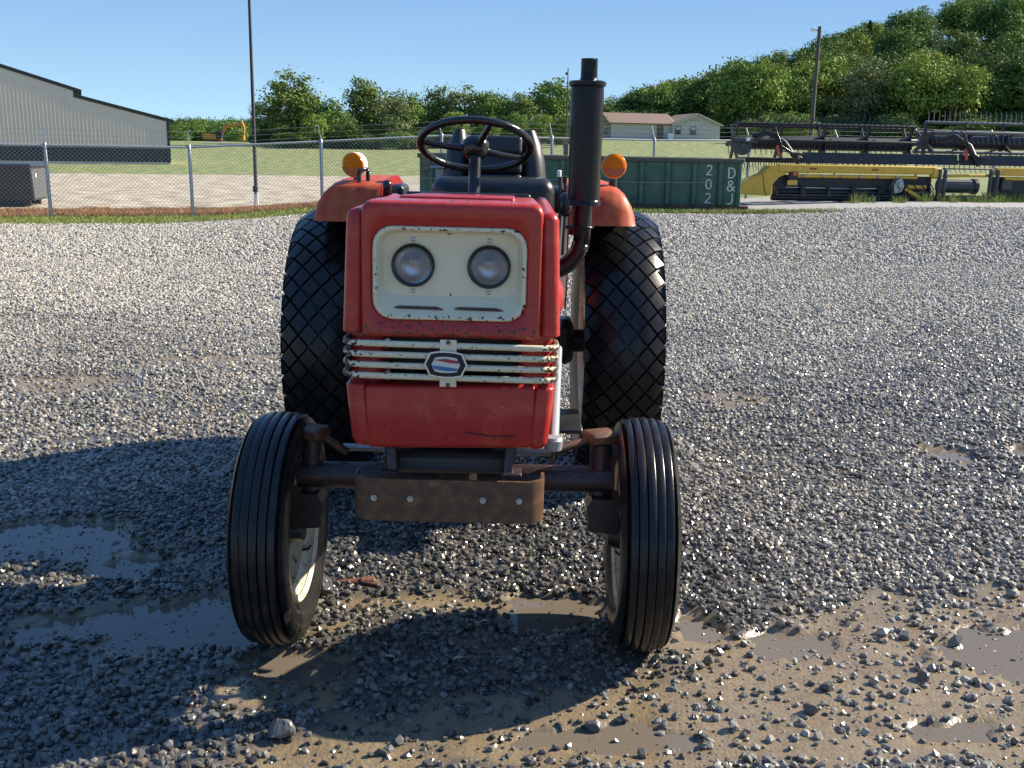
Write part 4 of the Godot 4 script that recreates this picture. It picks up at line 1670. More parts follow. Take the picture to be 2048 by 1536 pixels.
func build_reel(o: Node3D, x0: float, x1: float, cy: float, phase: float, tine_mat: Material, dark: Material) -> void:
	var cz := -1.0
	var r := 0.43
	var reel := Node3D.new()
	reel.name = "reel"
	o.add_child(reel, true)
	var tube := B.new()
	tube.cyl(Vector3(x0 + 0.2, cy, cz), Vector3(x1 - 0.1, cy, cz), 0.15, -1.0, 18)
	part(reel, "reel_tube", tube, dark)
	var tine := B.new()
	tine.tube([Vector3.ZERO, Vector3(0.012, 0.10, 0.0), Vector3(0.0, 0.19, 0.0), Vector3(-0.025, 0.26, 0.0)], 0.009, 5, true, [0.011, 0.010, 0.008, 0.004])
	var tm := tine.mesh()
	var n := int((x1 - x0 - 0.2) / 0.125)
	for k in 6:
		var a := phase + TAU * k / 6.0
		var p := Vector3(0, cy + sin(a) * r, cz + cos(a) * r)
		var bat := B.new()
		bat.cyl(Vector3(x0 + 0.1, p.y, p.z), Vector3(x1, p.y, p.z), 0.034, -1.0, 8)
		part(reel, "bat_tube", bat, tine_mat)
		# tines stand up on the upper bats and hang from the lower ones
		var up := 1.0 if sin(a) > 0.6 else -1.0
		if sin(a) < -0.6 or cos(a) > 0.3 or sin(a) > 0.6:
			for i in n:
				var t := mpart(reel, "tine", tm, tine_mat)
				t.position = Vector3(x0 + 0.16 + i * 0.125, p.y, p.z)
				t.rotation.z = rng.randf_range(-0.06, 0.06) + (-0.45 if x0 < 1.0 and up > 0.0 else 0.0) + (0.0 if up > 0.0 else PI)
				t.rotation.x = 0.1 if up > 0.0 else -0.25
		else:
			var rest := B.new()
			for i in n:
				var f := rest.v.size()
				rest.tube([Vector3.ZERO, Vector3(0, 0.1, 0), Vector3(-0.02, 0.22, 0)], 0.008, 4)
				rest.move(f, Transform3D(Basis(Vector3.BACK, PI), Vector3(x0 + 0.16 + i * 0.125, p.y, p.z)))
			var ro := part(reel, "rear_tine_row", rest, tine_mat)
			ro.set_meta("kind", "stuff")
	# spiders: plates with six arms
	var xs := [x0 + 0.12]
	var m := int((x1 - x0) / 0.97)
	for i in range(1, m + 1):
		xs.append(x0 + 0.12 + (x1 - x0 - 0.2) * i / m)
	for sx in xs:
		var s := B.new()
		s.cyl(Vector3(sx - 0.012, cy, cz), Vector3(sx + 0.012, cy, cz), 0.19, -1.0, 12)
		for k in 6:
			var a := phase + TAU * k / 6.0
			var dir := Vector3(0, sin(a), cos(a))
			s.box(Vector3(sx, cy, cz) + dir * r * 0.55, Vector3(0.03, r * 0.95, 0.10), Basis(Vector3.RIGHT, PI / 2.0 - a))
		part(reel, "spider", s, dark)


# ---------------------------------------------------------------- tractor
# local axes: origin on the ground under the front axle, x to the photograph's right, y up, z towards the viewer

func chip_image(w: int, h: int, base: Color, base2: Color, s: int, where: Callable) -> ImageTexture:
	# paint with rust chips: `where` gives the likelihood of bare rusty metal at (u, v)
	var im := Image.create(w, h, false, Image.FORMAT_RGB8)
	var n := FastNoiseLite.new()
	n.seed = s
	n.frequency = 0.045
	n.fractal_octaves = 4
	var n2 := FastNoiseLite.new()
	n2.seed = s + 7
	n2.frequency = 0.012
	for y in h:
		for x in w:
			var k: float = where.call(float(x) / w, float(y) / h)
			var t := 0.5 + 0.5 * n2.get_noise_2d(x, y)
			var c := base.lerp(base2, t)
			var a := n.get_noise_2d(x, y) * 0.9 + k
			if a > 0.55:
				var rust := Color(0.030, 0.014, 0.009).lerp(Color(0.10, 0.042, 0.018), 0.5 + 0.5 * n.get_noise_2d(x * 2.0 + 50.0, y * 2.0))
				c = c.lerp(rust, clampf((a - 0.55) * 12.0, 0.0, 1.0))
			elif a > 0.47:
				c = c.lerp(Color(0.42, 0.27, 0.14), (a - 0.47) * 5.0)
			im.set_pixel(x, y, c.linear_to_srgb())
	return ImageTexture.create_from_image(im)


func uv_material(t: ImageTexture, rough: float) -> StandardMaterial3D:
	var m := StandardMaterial3D.new()
	m.albedo_texture = t
	m.roughness = rough
	return m


func planar_uv(b: B, x0: float, x1: float, y0: float, y1: float) -> void:
	for i in b.v.size():
		b.u[i] = Vector2((b.v[i].x - x0) / (x1 - x0), 1.0 - (b.v[i].y - y0) / (y1 - y0))


func build_tractor() -> void:
	var o := thing("tractor", "small weathered red tractor with cream headlight panel and upright black exhaust", "tractor", TRACTOR_AT)
	build_nose(o)
	var sag := Transform3D(Basis(Vector3.BACK, -0.008), Vector3.ZERO)
	for c in o.get_children():
		var extra := -0.008 if String(c.name).begins_with("grille_bar") else 0.0
		var pv := Vector3(0, 0.9, 0)
		c.transform = Transform3D(Basis(Vector3.BACK, extra), pv) * Transform3D(Basis.IDENTITY, -pv) * Transform3D(sag.basis, pv - sag.basis * pv) * c.transform
	build_chassis(o)
	for s in [-1, 1]:
		build_front_wheel(o, s)
		build_rear_wheel(o, s)
		build_fender(o, s)
	build_exhaust(o)
	build_controls(o)


func build_nose(o: Node3D) -> void:
	var red: Material = mats.red
	# hood: frame round the headlight opening, then the long top sheet
	var hood := B.new()
	var oy := 1.086
	var cy := 1.082
	var k := 5
	var y1 := 1.2555
	var y0 := 0.926
	var rings := [
		hood.rring(0.1875, 0.1135, 0.050, 0.2420, k, -0.006, cy),
		hood.rring(0.188, 0.114, 0.050, 0.2515, k, -0.006, cy),
		hood.rring(0.1935, 0.1205, 0.050, 0.2575, k, -0.005, cy + 0.001),
		hood.rring2(0.203, y0 + 0.020, y1 - 0.030, 0.040, 0.030, 0.2665, k),
		hood.rring2(0.2135, y0 + 0.003, y1 - 0.012, 0.030, 0.008, 0.2665, k),
		hood.rring2(0.2165, y0, y1 - 0.006, 0.028, 0.004, 0.264, k),
		hood.rring2(0.2195, y0, y1 - 0.001, 0.026, 0.004, 0.255, k),
		hood.rring2(0.2205, y0, y1 + 0.001, 0.026, 0.004, 0.238, k),
		hood.rring2(0.2205, y0, y1 - 0.001, 0.026, 0.004, 0.10, k),
		hood.rring2(0.2205, y0, y1 - 0.020, 0.026, 0.004, -0.58, k),
	]
	hood.loft(rings)
	planar_uv(hood, -0.225, 0.225, 0.92, 1.26)
	var worn := chip_image(760, 580, Color(0.36, 0.017, 0.016), Color(0.40, 0.040, 0.023), 61, func(u: float, v: float) -> float:
		var k2 := 0.06
		if v > 0.87:
			k2 = 0.44 - absf(v - 0.94) * 2.0
		elif v < 0.10:
			k2 = 0.20
		var e := minf(u, 1.0 - u)
		if e < 0.05:
			k2 = maxf(k2, 0.22)
		return k2)
	var hood_mat := uv_material(worn, 0.30)
	hood_mat.clearcoat_enabled = true
	hood_mat.clearcoat = 0.15
	hood_mat.metallic_specular = 0.4
	hood_mat.clearcoat_roughness = 0.18
	part(o, "hood", hood, hood_mat)
	var hl := B.new()
	hl.rbox(Vector3(0, 1.2415, -0.24), Vector3(0.30, 0.020, 0.62), 0.009, 3, Basis(Vector3.RIGHT, -0.030))
	part(o, "hood_ridge", hl, red)
	var seal := B.new()
	seal.rbox(Vector3(0, 1.232, -0.585), Vector3(0.40, 0.026, 0.03), 0.010)
	part(o, "rubber_seal", seal, mats.gloss_black)
	# side panels with rounded front corners
	for s in [-1, 1]:
		var sp := B.new()
		sp.vbox(Vector3(s * 0.2335, 1.083, -0.183), Vector3(0.049, 0.306, 0.872), 0.0240, 0.0235, 0.006, 6)
		sp.map(0, func(p: Vector3) -> Vector3: return Vector3(p.x + s * (1.235 - p.y) * 0.040 * sstep(0.17, 0.25, absf(p.x)), p.y, p.z))
		part(o, "side_panel", sp, red)
		var neck := B.new()
		neck.vbox(Vector3(s * 0.212, 0.865, -0.02), Vector3(0.084, 0.16, 0.50), 0.030, 0.005, 0.005, 4)
		part(o, "grille_post", neck, red)
		var lo := B.new()
		lo.vbox(Vector3(s * 0.2325, 0.724, -0.022), Vector3(0.058, 0.166, 0.578), 0.0280, 0.010, 0.026, 5)
		lo.map(0, func(p: Vector3) -> Vector3: return Vector3(p.x - s * maxf(0.0, 0.79 - p.y) * 0.10, p.y, p.z))
		part(o, "lower_side_panel", lo, red)
	# bulge on the sunny side panel
	var bulge := B.new()
	bulge.ball(Vector3(0.262, 1.0, 0.02), 0.075, 16, Vector3(0.34, 0.75, 1.0))
	part(o, "air_duct_cover", bulge, red)
	# lower front panel
	var lp := B.new()
	lp.vbox(Vector3(0, 0.724, 0.200), Vector3(0.424, 0.166, 0.134), 0.006, 0.012, 0.016, 4)
	lp.map(0, func(p: Vector3) -> Vector3: return Vector3(p.x * (1.0 - maxf(0.0, 0.74 - p.y) * 0.30), p.y + 0.004 * sin(p.x * 7.0), p.z + 0.004 * cos(p.x * 6.0) - maxf(0.0, 0.70 - p.y) * 0.12))
	part(o, "lower_front_panel", lp, red)
	var crease := B.new()
	var cp := []
	for i in 9:
		cp.append(Vector3(0.04 + i * 0.0155, 0.6865 - 0.008 * sin(PI * i / 11.0), 0.2655 + 0.001 * sin(i)))
	crease.tube(cp, 0.0016, 5)
	part(o, "dent", crease, mats.black)
	# cream headlight panel: tray with sloping sides
	var tray := B.new()
	var bez := chip_image(512, 320, Color(0.62, 0.55, 0.37), Color(0.68, 0.61, 0.43), 71, func(u: float, v: float) -> float:
		var e := minf(minf(u, 1.0 - u) * 1.65, minf(v, 1.0 - v))
		var side := 0.10 if u > 0.93 or v > 0.93 else 0.0
		return (0.33 - absf(e - 0.035) * 9.0 if e < 0.06 else -0.4) + side)
	var rr := [
		tray.rring(0.1885, 0.1145, 0.050, 0.2500, 6, -0.0055, cy),
		tray.rring(0.1865, 0.1125, 0.049, 0.2575, 6, -0.0055, cy),
		tray.rring(0.1800, 0.1065, 0.046, 0.2580, 6, -0.0055, cy),
		tray.rring(0.1765, 0.1030, 0.044, 0.2530, 6, -0.0055, cy),
		tray.rring(0.1700, 0.0810, 0.038, 0.2240, 6, -0.0055, cy + 0.016),
		tray.rring(0.1660, 0.0770, 0.036, 0.2195, 6, -0.0055, cy + 0.0185),
	]
	tray.loft(rr)
	# back of the tray: two halves, each with the round hole of a headlight
	for s in [-1, 1]:
		var hole := PackedVector3Array()
		var rim_pts := PackedVector3Array()
		var hc := Vector2(-0.0035 + s * 0.0935, 1.0985)
		for i in 64:
			var a := TAU * i / 64.0
			var dir := Vector2(cos(a), sin(a))
			var lo_t := 0.02
			var hi_t := 0.30
			for it in 22:
				var mt := (lo_t + hi_t) * 0.5
				var q := hc + dir * mt
				var qx := q.x + 0.0055
				var qy := q.y - (cy + 0.0185)
				var ins: bool = qx * s > 0.0
				var ex := absf(qx) - (0.1660 - 0.036)
				var ey := absf(qy) - (0.0770 - 0.036)
				var sd := Vector2(maxf(ex, 0.0), maxf(ey, 0.0)).length() + minf(maxf(ex, ey), 0.0) - 0.036
				if ins and sd < 0.0:
					lo_t = mt
				else:
					hi_t = mt
			hole.append(Vector3(hc.x + dir.x * 0.047, hc.y + dir.y * 0.047, 0.2195))
			rim_pts.append(Vector3(hc.x + dir.x * lo_t, hc.y + dir.y * lo_t, 0.2195))
		tray.loft([rim_pts, hole], false, false, true, false)
	# the tray is seen from its hollow side
	for i in range(0, tray.v.size(), 3):
		var a := tray.v[i]
		var n := -(tray.v[i + 1] - a).cross(tray.v[i + 2] - a)
		if n.z < 0.0:
			var t := tray.v[i + 1]
			tray.v[i + 1] = tray.v[i + 2]
			tray.v[i + 2] = t
	planar_uv(tray, -0.194, 0.183, cy - 0.1145, cy + 0.1145)
	part(o, "headlight_panel", tray, uv_material(bez, 0.4), "cream headlight panel with chipped rim")
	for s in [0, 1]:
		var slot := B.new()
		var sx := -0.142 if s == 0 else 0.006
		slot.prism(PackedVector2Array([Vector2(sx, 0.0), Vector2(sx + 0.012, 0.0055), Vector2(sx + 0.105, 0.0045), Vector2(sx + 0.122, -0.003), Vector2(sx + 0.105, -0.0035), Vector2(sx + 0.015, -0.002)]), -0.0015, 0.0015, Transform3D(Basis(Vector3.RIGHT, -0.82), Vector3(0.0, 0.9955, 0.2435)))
		part(o, "slot_shade_strip", slot, mats.rusty)  # solid dark strip painted for the slot's shaded opening, rusty like its edges
	# headlights
	for s in [-1, 1]:
		var at := Vector3(-0.0035 + s * 0.0935, 1.0985, 0.2205)
		var h := Node3D.new()
		h.name = "headlight"
		o.add_child(h, true)
		h.position = at
		var ring := B.new()
		ring.lathe([Vector2(-0.003, 0.040), Vector2(-0.003, 0.0535), Vector2(0.008, 0.0535), Vector2(0.0125, 0.050), Vector2(0.0105, 0.0455), Vector2(-0.003, 0.0445)], Vector3.ZERO, Vector3.BACK, 40)
		part(h, "rim_ring", ring, mats.gloss_black)
		var bowl := B.new()
		bowl.lathe([Vector2(0.004, 0.0455), Vector2(-0.004, 0.041), Vector2(-0.016, 0.030), Vector2(-0.023, 0.016), Vector2(-0.025, 0.0)], Vector3.ZERO, Vector3.BACK, 32)
		for i in range(0, bowl.v.size(), 3):
			var t := bowl.v[i + 1]
			bowl.v[i + 1] = bowl.v[i + 2]
			bowl.v[i + 2] = t
		part(h, "reflector", bowl, plain(Color(0.80, 0.79, 0.77), 0.14, 1.0))
		var bulb := B.new()
		bulb.cyl(Vector3(0, 0, -0.024), Vector3(0, 0, -0.006), 0.007, 0.006, 12)
		bulb.box(Vector3(0, 0.004, -0.004), Vector3(0.018, 0.016, 0.002))
		part(h, "bulb", bulb, plain(Color(0.16, 0.11, 0.08), 0.4, 0.5))
		# fluted lens
		var lens := B.new()
		var nu := 60
		for i in nu:
			for j in 12:
				var q := []
				for c in [[i, j], [i + 1, j], [i + 1, j + 1], [i, j + 1]]:
					var a: float = TAU * c[0] / nu
					var r: float = 0.0455 * c[1] / 12.0
					var px := cos(a) * r
					var py := sin(a) * r
					q.append(Vector3(px, py, 0.0125 - 0.008 * r * r / 0.0455 / 0.0455 + 0.0006 * sin(px * 1400.0) * (1.0 - r / 0.0455)))
				if j > 0:
					lens.tri(q[0], q[2], q[1], 5)
				lens.tri(q[0], q[3], q[2], 5)
		part(h, "lens", lens, mats.lens)
		for t in [0.064, -0.064]:
			var sc := B.new()
			sc.lathe([Vector2(-0.002, 0.0), Vector2(-0.002, 0.0058), Vector2(0.0022, 0.0052), Vector2(0.0034, 0.003), Vector2(0.0034, 0.0)], Vector3(0, t, 0.0), Vector3.BACK, 12)
			part(h, "screw", sc, mats.steel)
	# grille: dark cavity, four round bars, strap and badge
	var cav := B.new()
	cav.box(Vector3(0, 0.93, -0.02), Vector3(0.36, 0.54, 0.10))
	part(o, "radiator", cav, mats.core)
	var bar_tex := chip_image(1024, 256, Color(0.60, 0.53, 0.35), Color(0.66, 0.59, 0.41), 81, func(u: float, v: float) -> float:
		var e := minf(u, 1.0 - u)
		return 1.05 - e * 7.5 if e < 0.115 else 0.18)
	var bar_mat := uv_material(bar_tex, 0.38)
	for i in 4:
		var y := 0.9105 - i * 0.0268
		var b := B.new()
		var path := [Vector3(-0.259, y, 0.185), Vector3(-0.262, y, 0.235), Vector3(-0.259, y, 0.259), Vector3(-0.245, y, 0.2755), Vector3(-0.22, y, 0.2815)]
		for j in range(-9, 10):
			path.append(Vector3(j * 0.021, y, 0.2835))
		for j in range(4, -1, -1):
			path.append(Vector3(-path[j].x, path[j].y, path[j].z))
		b.tube(path, 0.0080, 12)
		for q in b.v.size():
			var p := b.v[q]
			b.u[q] = Vector2((p.x + 0.275) / 0.55, 0.1 + 0.2 * i + (p.y - y) * 8.0)
		part(o, "grille_bar", b, bar_mat)
		for s in [-1, 1]:
			var cl := B.new()
			cl.cbox(Vector3(s * 0.155, y, 0.262), Vector3(0.010, 0.02, 0.03), 0.002)
			if s < 0 and (i == 0 or i == 3):
				part(o, "bar_clip", cl, mats.cream_plain)
	var strap := B.new()
	strap.rbox(Vector3(-0.004, 0.8675, 0.291), Vector3(0.041, 0.118, 0.005), 0.002, 2)
	part(o, "badge_strap", strap, mats.cream_plain)
	for t in [0.920, 0.814]:
		var sc := B.new()
		sc.lathe([Vector2(0, 0), Vector2(0, 0.0058), Vector2(0.003, 0.0045), Vector2(0.0036, 0)], Vector3(-0.004, t, 0.2930), Vector3.BACK, 12)
		part(o, "strap_screw", sc, mats.rusty)
	var badge := Node3D.new()
	badge.name = "badge"
	o.add_child(badge, true)
	badge.position = Vector3(-0.009, 0.8665, 0.2955)
	badge.rotation.z = -0.02
	var outline := func(kx: float, ky: float) -> PackedVector2Array:
		var q := PackedVector2Array()
		for p in [[-0.053, 0.0], [-0.040, 0.0285], [-0.020, 0.0325], [0.0, 0.0335], [0.020, 0.0325], [0.040, 0.0285], [0.053, 0.0], [0.040, -0.0285], [0.020, -0.0325], [0.0, -0.0335], [-0.020, -0.0325], [-0.040, -0.0285]]:
			q.append(Vector2(p[0] * kx, p[1] * ky))
		return q
	var bz := B.new()
	bz.prism(outline.call(1.0, 1.0), 0.0, 0.006)
	part(badge, "badge_rim", bz, plain(Color(0.55, 0.55, 0.54), 0.35, 0.6))
	var bk := B.new()
	bk.prism(outline.call(0.92, 0.89), 0.004, 0.0068)
	part(badge, "badge_field", bk, plain(Color(0.006, 0.006, 0.006), 0.6))
	var wf := B.new()
	wf.prism(outline.call(0.66, 0.60), 0.0062, 0.0080)
	part(badge, "badge_plate", wf, plain(Color(0.55, 0.54, 0.50), 0.4))
	var rs := B.new()
	rs.prism(PackedVector2Array([Vector2(-0.031, 0.0115), Vector2(0.0, 0.0150), Vector2(0.030, 0.0110), Vector2(0.031, 0.0045), Vector2(0.010, 0.0050), Vector2(-0.010, 0.0085)]), 0.0078, 0.0092)
	part(badge, "red_band", rs, plain(Color(0.30, 0.02, 0.035), 0.35))
	var bs := B.new()
	bs.prism(PackedVector2Array([Vector2(-0.033, -0.0025), Vector2(-0.012, -0.0042), Vector2(0.012, -0.0065), Vector2(0.030, -0.0085), Vector2(0.026, -0.0140), Vector2(0.0, -0.0150), Vector2(-0.026, -0.0115)]), 0.0078, 0.0092)
	part(badge, "blue_band", bs, plain(Color(0.03, 0.12, 0.30), 0.35))
	# brackets and rusty push plate
	for s in [-1, 1]:
		var br := B.new()
		br.cbox(Vector3(s * 0.153, 0.622, 0.195), Vector3(0.030, 0.125, 0.055), 0.005, Basis(Vector3.BACK, -s * 0.10) * Basis(Vector3.RIGHT, -0.28))
		part(o, "plate_bracket", br, mats.axle)
		var ft := B.new()
		ft.cbox(Vector3(s * 0.158, 0.572, 0.225), Vector3(0.052, 0.008, 0.060), 0.002)
		part(o, "bracket_foot", ft, mats.axle)
	var pl := B.new()
	var front := []
	for q in [[-0.243, 0.205], [-0.243, 0.240], [-0.240, 0.259], [-0.232, 0.275], [-0.219, 0.287], [-0.203, 0.293], [-0.10, 0.293], [0.10, 0.293], [0.203, 0.293], [0.219, 0.287], [0.232, 0.275], [0.240, 0.259], [0.243, 0.240], [0.243, 0.205]]:
		front.append(Vector2(q[0], q[1]))
	var rows := []
	for side in [1, -1]:
		for i in front.size():
			var idx: int = i if side == 1 else front.size() - 1 - i
			var p: Vector2 = front[idx]
			rows.append(p if side == 1 else Vector2(p.x * 0.965, p.y - 0.009 if absf(p.x) < 0.235 else p.y))
	var ringlist := []
	for y in [0.458, 0.460, 0.566, 0.568]:
		var ring := PackedVector3Array()
		for p in rows:
			ring.append(Vector3(p.x, y, p.y))
		ringlist.append(ring)
	var ends := pl.v.size()
	pl.loft(ringlist, false, false, true, true)
	for y in [0.458, 0.568]:
		for i in front.size() - 1:
			var a: Vector2 = rows[i]
			var c: Vector2 = rows[i + 1]
			var e: Vector2 = rows[rows.size() - 2 - i]
			var f: Vector2 = rows[rows.size() - 1 - i]
			pl.quad(Vector3(a.x, y, a.y), Vector3(c.x, y, c.y), Vector3(e.x, y, e.y), Vector3(f.x, y, f.y))
	pl.outward(ends)
	part(o, "push_plate", pl, mats.rusty, "rusty steel plate bolted below the hood")
	for i in 5:
		var bt := B.new()
		var bx := -0.187 + i * 0.0915
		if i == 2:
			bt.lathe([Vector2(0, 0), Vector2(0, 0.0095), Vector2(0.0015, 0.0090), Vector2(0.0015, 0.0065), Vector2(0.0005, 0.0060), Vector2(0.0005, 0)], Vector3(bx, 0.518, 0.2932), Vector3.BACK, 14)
			part(o, "bolt_hole_ring", bt, mats.rusty)  # shallow closed ring standing in for an open bolt hole, no plug there
		else:
			bt.lathe([Vector2(0, 0), Vector2(0, 0.0098), Vector2(0.004, 0.0085), Vector2(0.0045, 0)], Vector3(bx, 0.518, 0.2932), Vector3.BACK, 6)
			bt.cyl(Vector3(bx, 0.518, 0.295), Vector3(bx, 0.518, 0.3025), 0.0052, 0.0048, 8)
			part(o, "bolt", bt, mats.steel)


func build_chassis(o: Node3D) -> void:
	var blk: Material = mats.axle
	var b := B.new()
	b.cbox(Vector3(0, 0.70, -0.30), Vector3(0.24, 0.20, 0.85), 0.03)
	b.cbox(Vector3(0, 0.565, -0.42), Vector3(0.16, 0.14, 0.60), 0.03)
	part(o, "engine_block", b, mats.black)
	var g := B.new()
	g.cbox(Vector3(0, 0.60, -1.20), Vector3(0.28, 0.30, 1.05), 0.05)
	part(o, "gearbox", g, mats.black)
	var sump := B.new()
	sump.cbox(Vector3(0, 0.575, 0.13), Vector3(0.30, 0.055, 0.10), 0.012)
	part(o, "front_support", sump, plain(Color(0.055, 0.055, 0.055), 0.5))
	var piv := B.new()
	piv.cbox(Vector3(0, 0.525, 0.0), Vector3(0.12, 0.12, 0.14), 0.02)
	part(o, "axle_pivot", piv, blk)
	# front axle
	var ax := B.new()
	ax.lathe([Vector2(-0.442, 0), Vector2(-0.442, 0.034), Vector2(-0.438, 0.0375), Vector2(0.438, 0.0375), Vector2(0.442, 0.034), Vector2(0.442, 0)], Vector3(0, 0.484, 0.0), Vector3.RIGHT, 24)
	part(o, "front_axle", ax, blk)
	for s in [-1, 1]:
		var kp := B.new()
		kp.lathe([Vector2(0.33, 0), Vector2(0.33, 0.030), Vector2(0.40, 0.036), Vector2(0.42, 0.031), Vector2(0.585, 0.031), Vector2(0.585, 0.0)], Vector3(s * 0.405, 0.0, -0.01), Vector3.UP, 16)
		part(o, "king_pin", kp, blk)
		var arm := B.new()
		arm.cbox(Vector3(s * 0.402, 0.605, -0.005), Vector3(0.085, 0.034, 0.075), 0.008, Basis(Vector3.UP, s * 0.4))
		if s > 0:
			arm.tube([Vector3(0.385, 0.605, 0.0), Vector3(0.33, 0.592, 0.03), Vector3(0.275, 0.578, 0.05)], 0.011, 8)
		else:
			arm.tube([Vector3(-0.385, 0.605, 0.0), Vector3(-0.34, 0.575, 0.0), Vector3(-0.31, 0.545, -0.02)], 0.012, 8)
		part(o, "steering_arm", arm, mats.rusty)
		var kn := B.new()
		kn.prism(PackedVector2Array([Vector2(-0.035, 0.44), Vector2(-0.048, 0.415), Vector2(-0.042, 0.365), Vector2(-0.028, 0.345), Vector2(0.04, 0.335), Vector2(0.045, 0.44)]), -0.045, 0.045, Transform3D(Basis(Vector3(s, 0, 0), Vector3.UP, Vector3.BACK), Vector3(s * 0.415, 0, 0.005)))
		part(o, "knuckle", kn, mats.black)
		var hub := B.new()
		hub.lathe([Vector2(0.0, 0.0), Vector2(0.0, 0.040), Vector2(0.03, 0.046), Vector2(0.06, 0.052), Vector2(0.09, 0.052), Vector2(0.09, 0)], Vector3(s * 0.43, 0.3265, 0), Vector3(s, 0, 0), 18)
		part(o, "hub", hub, mats.black)
	# tie rod and drag link
	var tie := B.new()
	tie.cyl(Vector3(-0.33, 0.535, -0.10), Vector3(0.30, 0.535, -0.10), 0.011, -1.0, 10)
	tie.cyl(Vector3(0.155, 0.535, -0.10), Vector3(0.27, 0.535, -0.10), 0.016, -1.0, 10)
	part(o, "tie_rod", tie, mats.rod_grey)
	var link := B.new()
	link.cyl(Vector3(0.270, 0.605, 0.05), Vector3(0.305, 0.735, -0.62), 0.0135, -1.0, 12)
	part(o, "drag_link", link, mats.rod_grey)
	var ball := B.new()
	ball.lathe([Vector2(-0.022, 0), Vector2(-0.022, 0.012), Vector2(-0.015, 0.024), Vector2(0.012, 0.027), Vector2(0.020, 0.022), Vector2(0.022, 0.012), Vector2(0.018, 0)], Vector3(0.268, 0.600, 0.055), Vector3.UP, 18)
	part(o, "ball_joint", ball, mats.rod_grey)
	var nut := B.new()
	nut.cyl(Vector3(0.270, 0.578, 0.055), Vector3(0.270, 0.548, 0.055), 0.008, 0.006, 8)
	part(o, "joint_nut", nut, mats.rusty)
	# rear axle housing and shafts
	for s in [-1, 1]:
		var hs := B.new()
		hs.cbox(Vector3(s * 0.365, 0.590, -1.60), Vector3(0.090, 0.185, 0.20), 0.03)
		part(o, "final_drive", hs, mats.black)
		var sh := B.new()
		sh.cyl(Vector3(s * 0.15, 0.572, -1.68), Vector3(s * 0.66, 0.572, -1.68), 0.05, -1.0, 14)
		part(o, "rear_axle", sh, mats.black)
		var step := B.new()
		step.cbox(Vector3(s * 0.30, 0.40, -0.95), Vector3(0.22, 0.02, 0.30), 0.006)
		part(o, "foot_plate", step, mats.black)
	var plat := B.new()
	plat.cbox(Vector3(0, 0.76, -1.15), Vector3(0.62, 0.03, 0.75), 0.01)
	part(o, "platform", plat, mats.black)


func build_front_wheel(o: Node3D, s: int) -> void:
	var w := Node3D.new()
	w.name = "front_wheel"
	o.add_child(w, true)
	w.position = Vector3(0.522 if s > 0 else -0.492, 0.3265, 0.0)
	w.scale = Vector3(0.90, 1.0, 1.0)
	w.rotation.y = -0.015
	var ty := B.new()
	var pr := []
	pr.append_array([Vector2(-0.058, 0.190), Vector2(-0.066, 0.204), Vector2(-0.082, 0.235), Vector2(-0.087, 0.262), Vector2(-0.085, 0.286), Vector2(-0.079, 0.303), Vector2(-0.072, 0.3125)])
	for c in [-0.050, -0.0255, 0.0, 0.0255, 0.050]:
		var rr: float = 0.3275 - 2.6 * c * c
		var e := 0.0111
		pr.append_array([Vector2(c - e - 0.0012, rr - 0.012 - 0.10 * absf(c)), Vector2(c - e, rr - 0.0015), Vector2(c - e + 0.002, rr), Vector2(c + e - 0.002, rr), Vector2(c + e, rr - 0.0015), Vector2(c + e + 0.0012, rr - 0.012 - 0.10 * absf(c))])
	pr.append_array([Vector2(0.072, 0.3125), Vector2(0.079, 0.303), Vector2(0.085, 0.286), Vector2(0.087, 0.262), Vector2(0.082, 0.235), Vector2(0.066, 0.204), Vector2(0.058, 0.190)])
	ty.lathe(pr, Vector3.ZERO, Vector3.RIGHT, 88, 38.0)
	part(w, "tyre", ty, mats.tyre)
	var rim := B.new()
	rim.lathe([Vector2(-0.066, 0.212), Vector2(-0.070, 0.206), Vector2(-0.060, 0.192), Vector2(-0.045, 0.188), Vector2(-0.030, 0.172), Vector2(0.030, 0.172), Vector2(0.045, 0.188), Vector2(0.060, 0.192), Vector2(0.070, 0.206), Vector2(0.066, 0.212)], Vector3.ZERO, Vector3.RIGHT, 56, 30.0)
	part(w, "rim", rim, mats.rim)
	var disc := B.new()
	disc.lathe([Vector2(0.012 * s, 0.172), Vector2(0.028 * s, 0.160), Vector2(0.030 * s, 0.120), Vector2(0.005 * s, 0.085), Vector2(-0.004 * s, 0.06), Vector2(-0.004 * s, 0.03)], Vector3.ZERO, Vector3.RIGHT, 48, 50.0)
	part(w, "wheel_disc", disc, mats.rim)
	for i in 5:
		var a := TAU * i / 5.0
		var n := B.new()
		n.cyl(Vector3(-0.03 * s, cos(a) * 0.05, sin(a) * 0.05), Vector3(0.02 * s, cos(a) * 0.05, sin(a) * 0.05), 0.009, -1.0, 6)
		part(w, "wheel_nut", n, mats.rusty)
	var vs := B.new()
	vs.tube([Vector3(-0.03 * s, -0.12, -0.125), Vector3(-0.05 * s, -0.115, -0.12), Vector3(-0.062 * s, -0.10, -0.105)], 0.004, 6)
	part(w, "valve_stem", vs, mats.black)


func rear_radius(a: float) -> float:
	var q := absf(a) / 0.165
	return 0.550 - 0.052 * pow(q, 2.6)


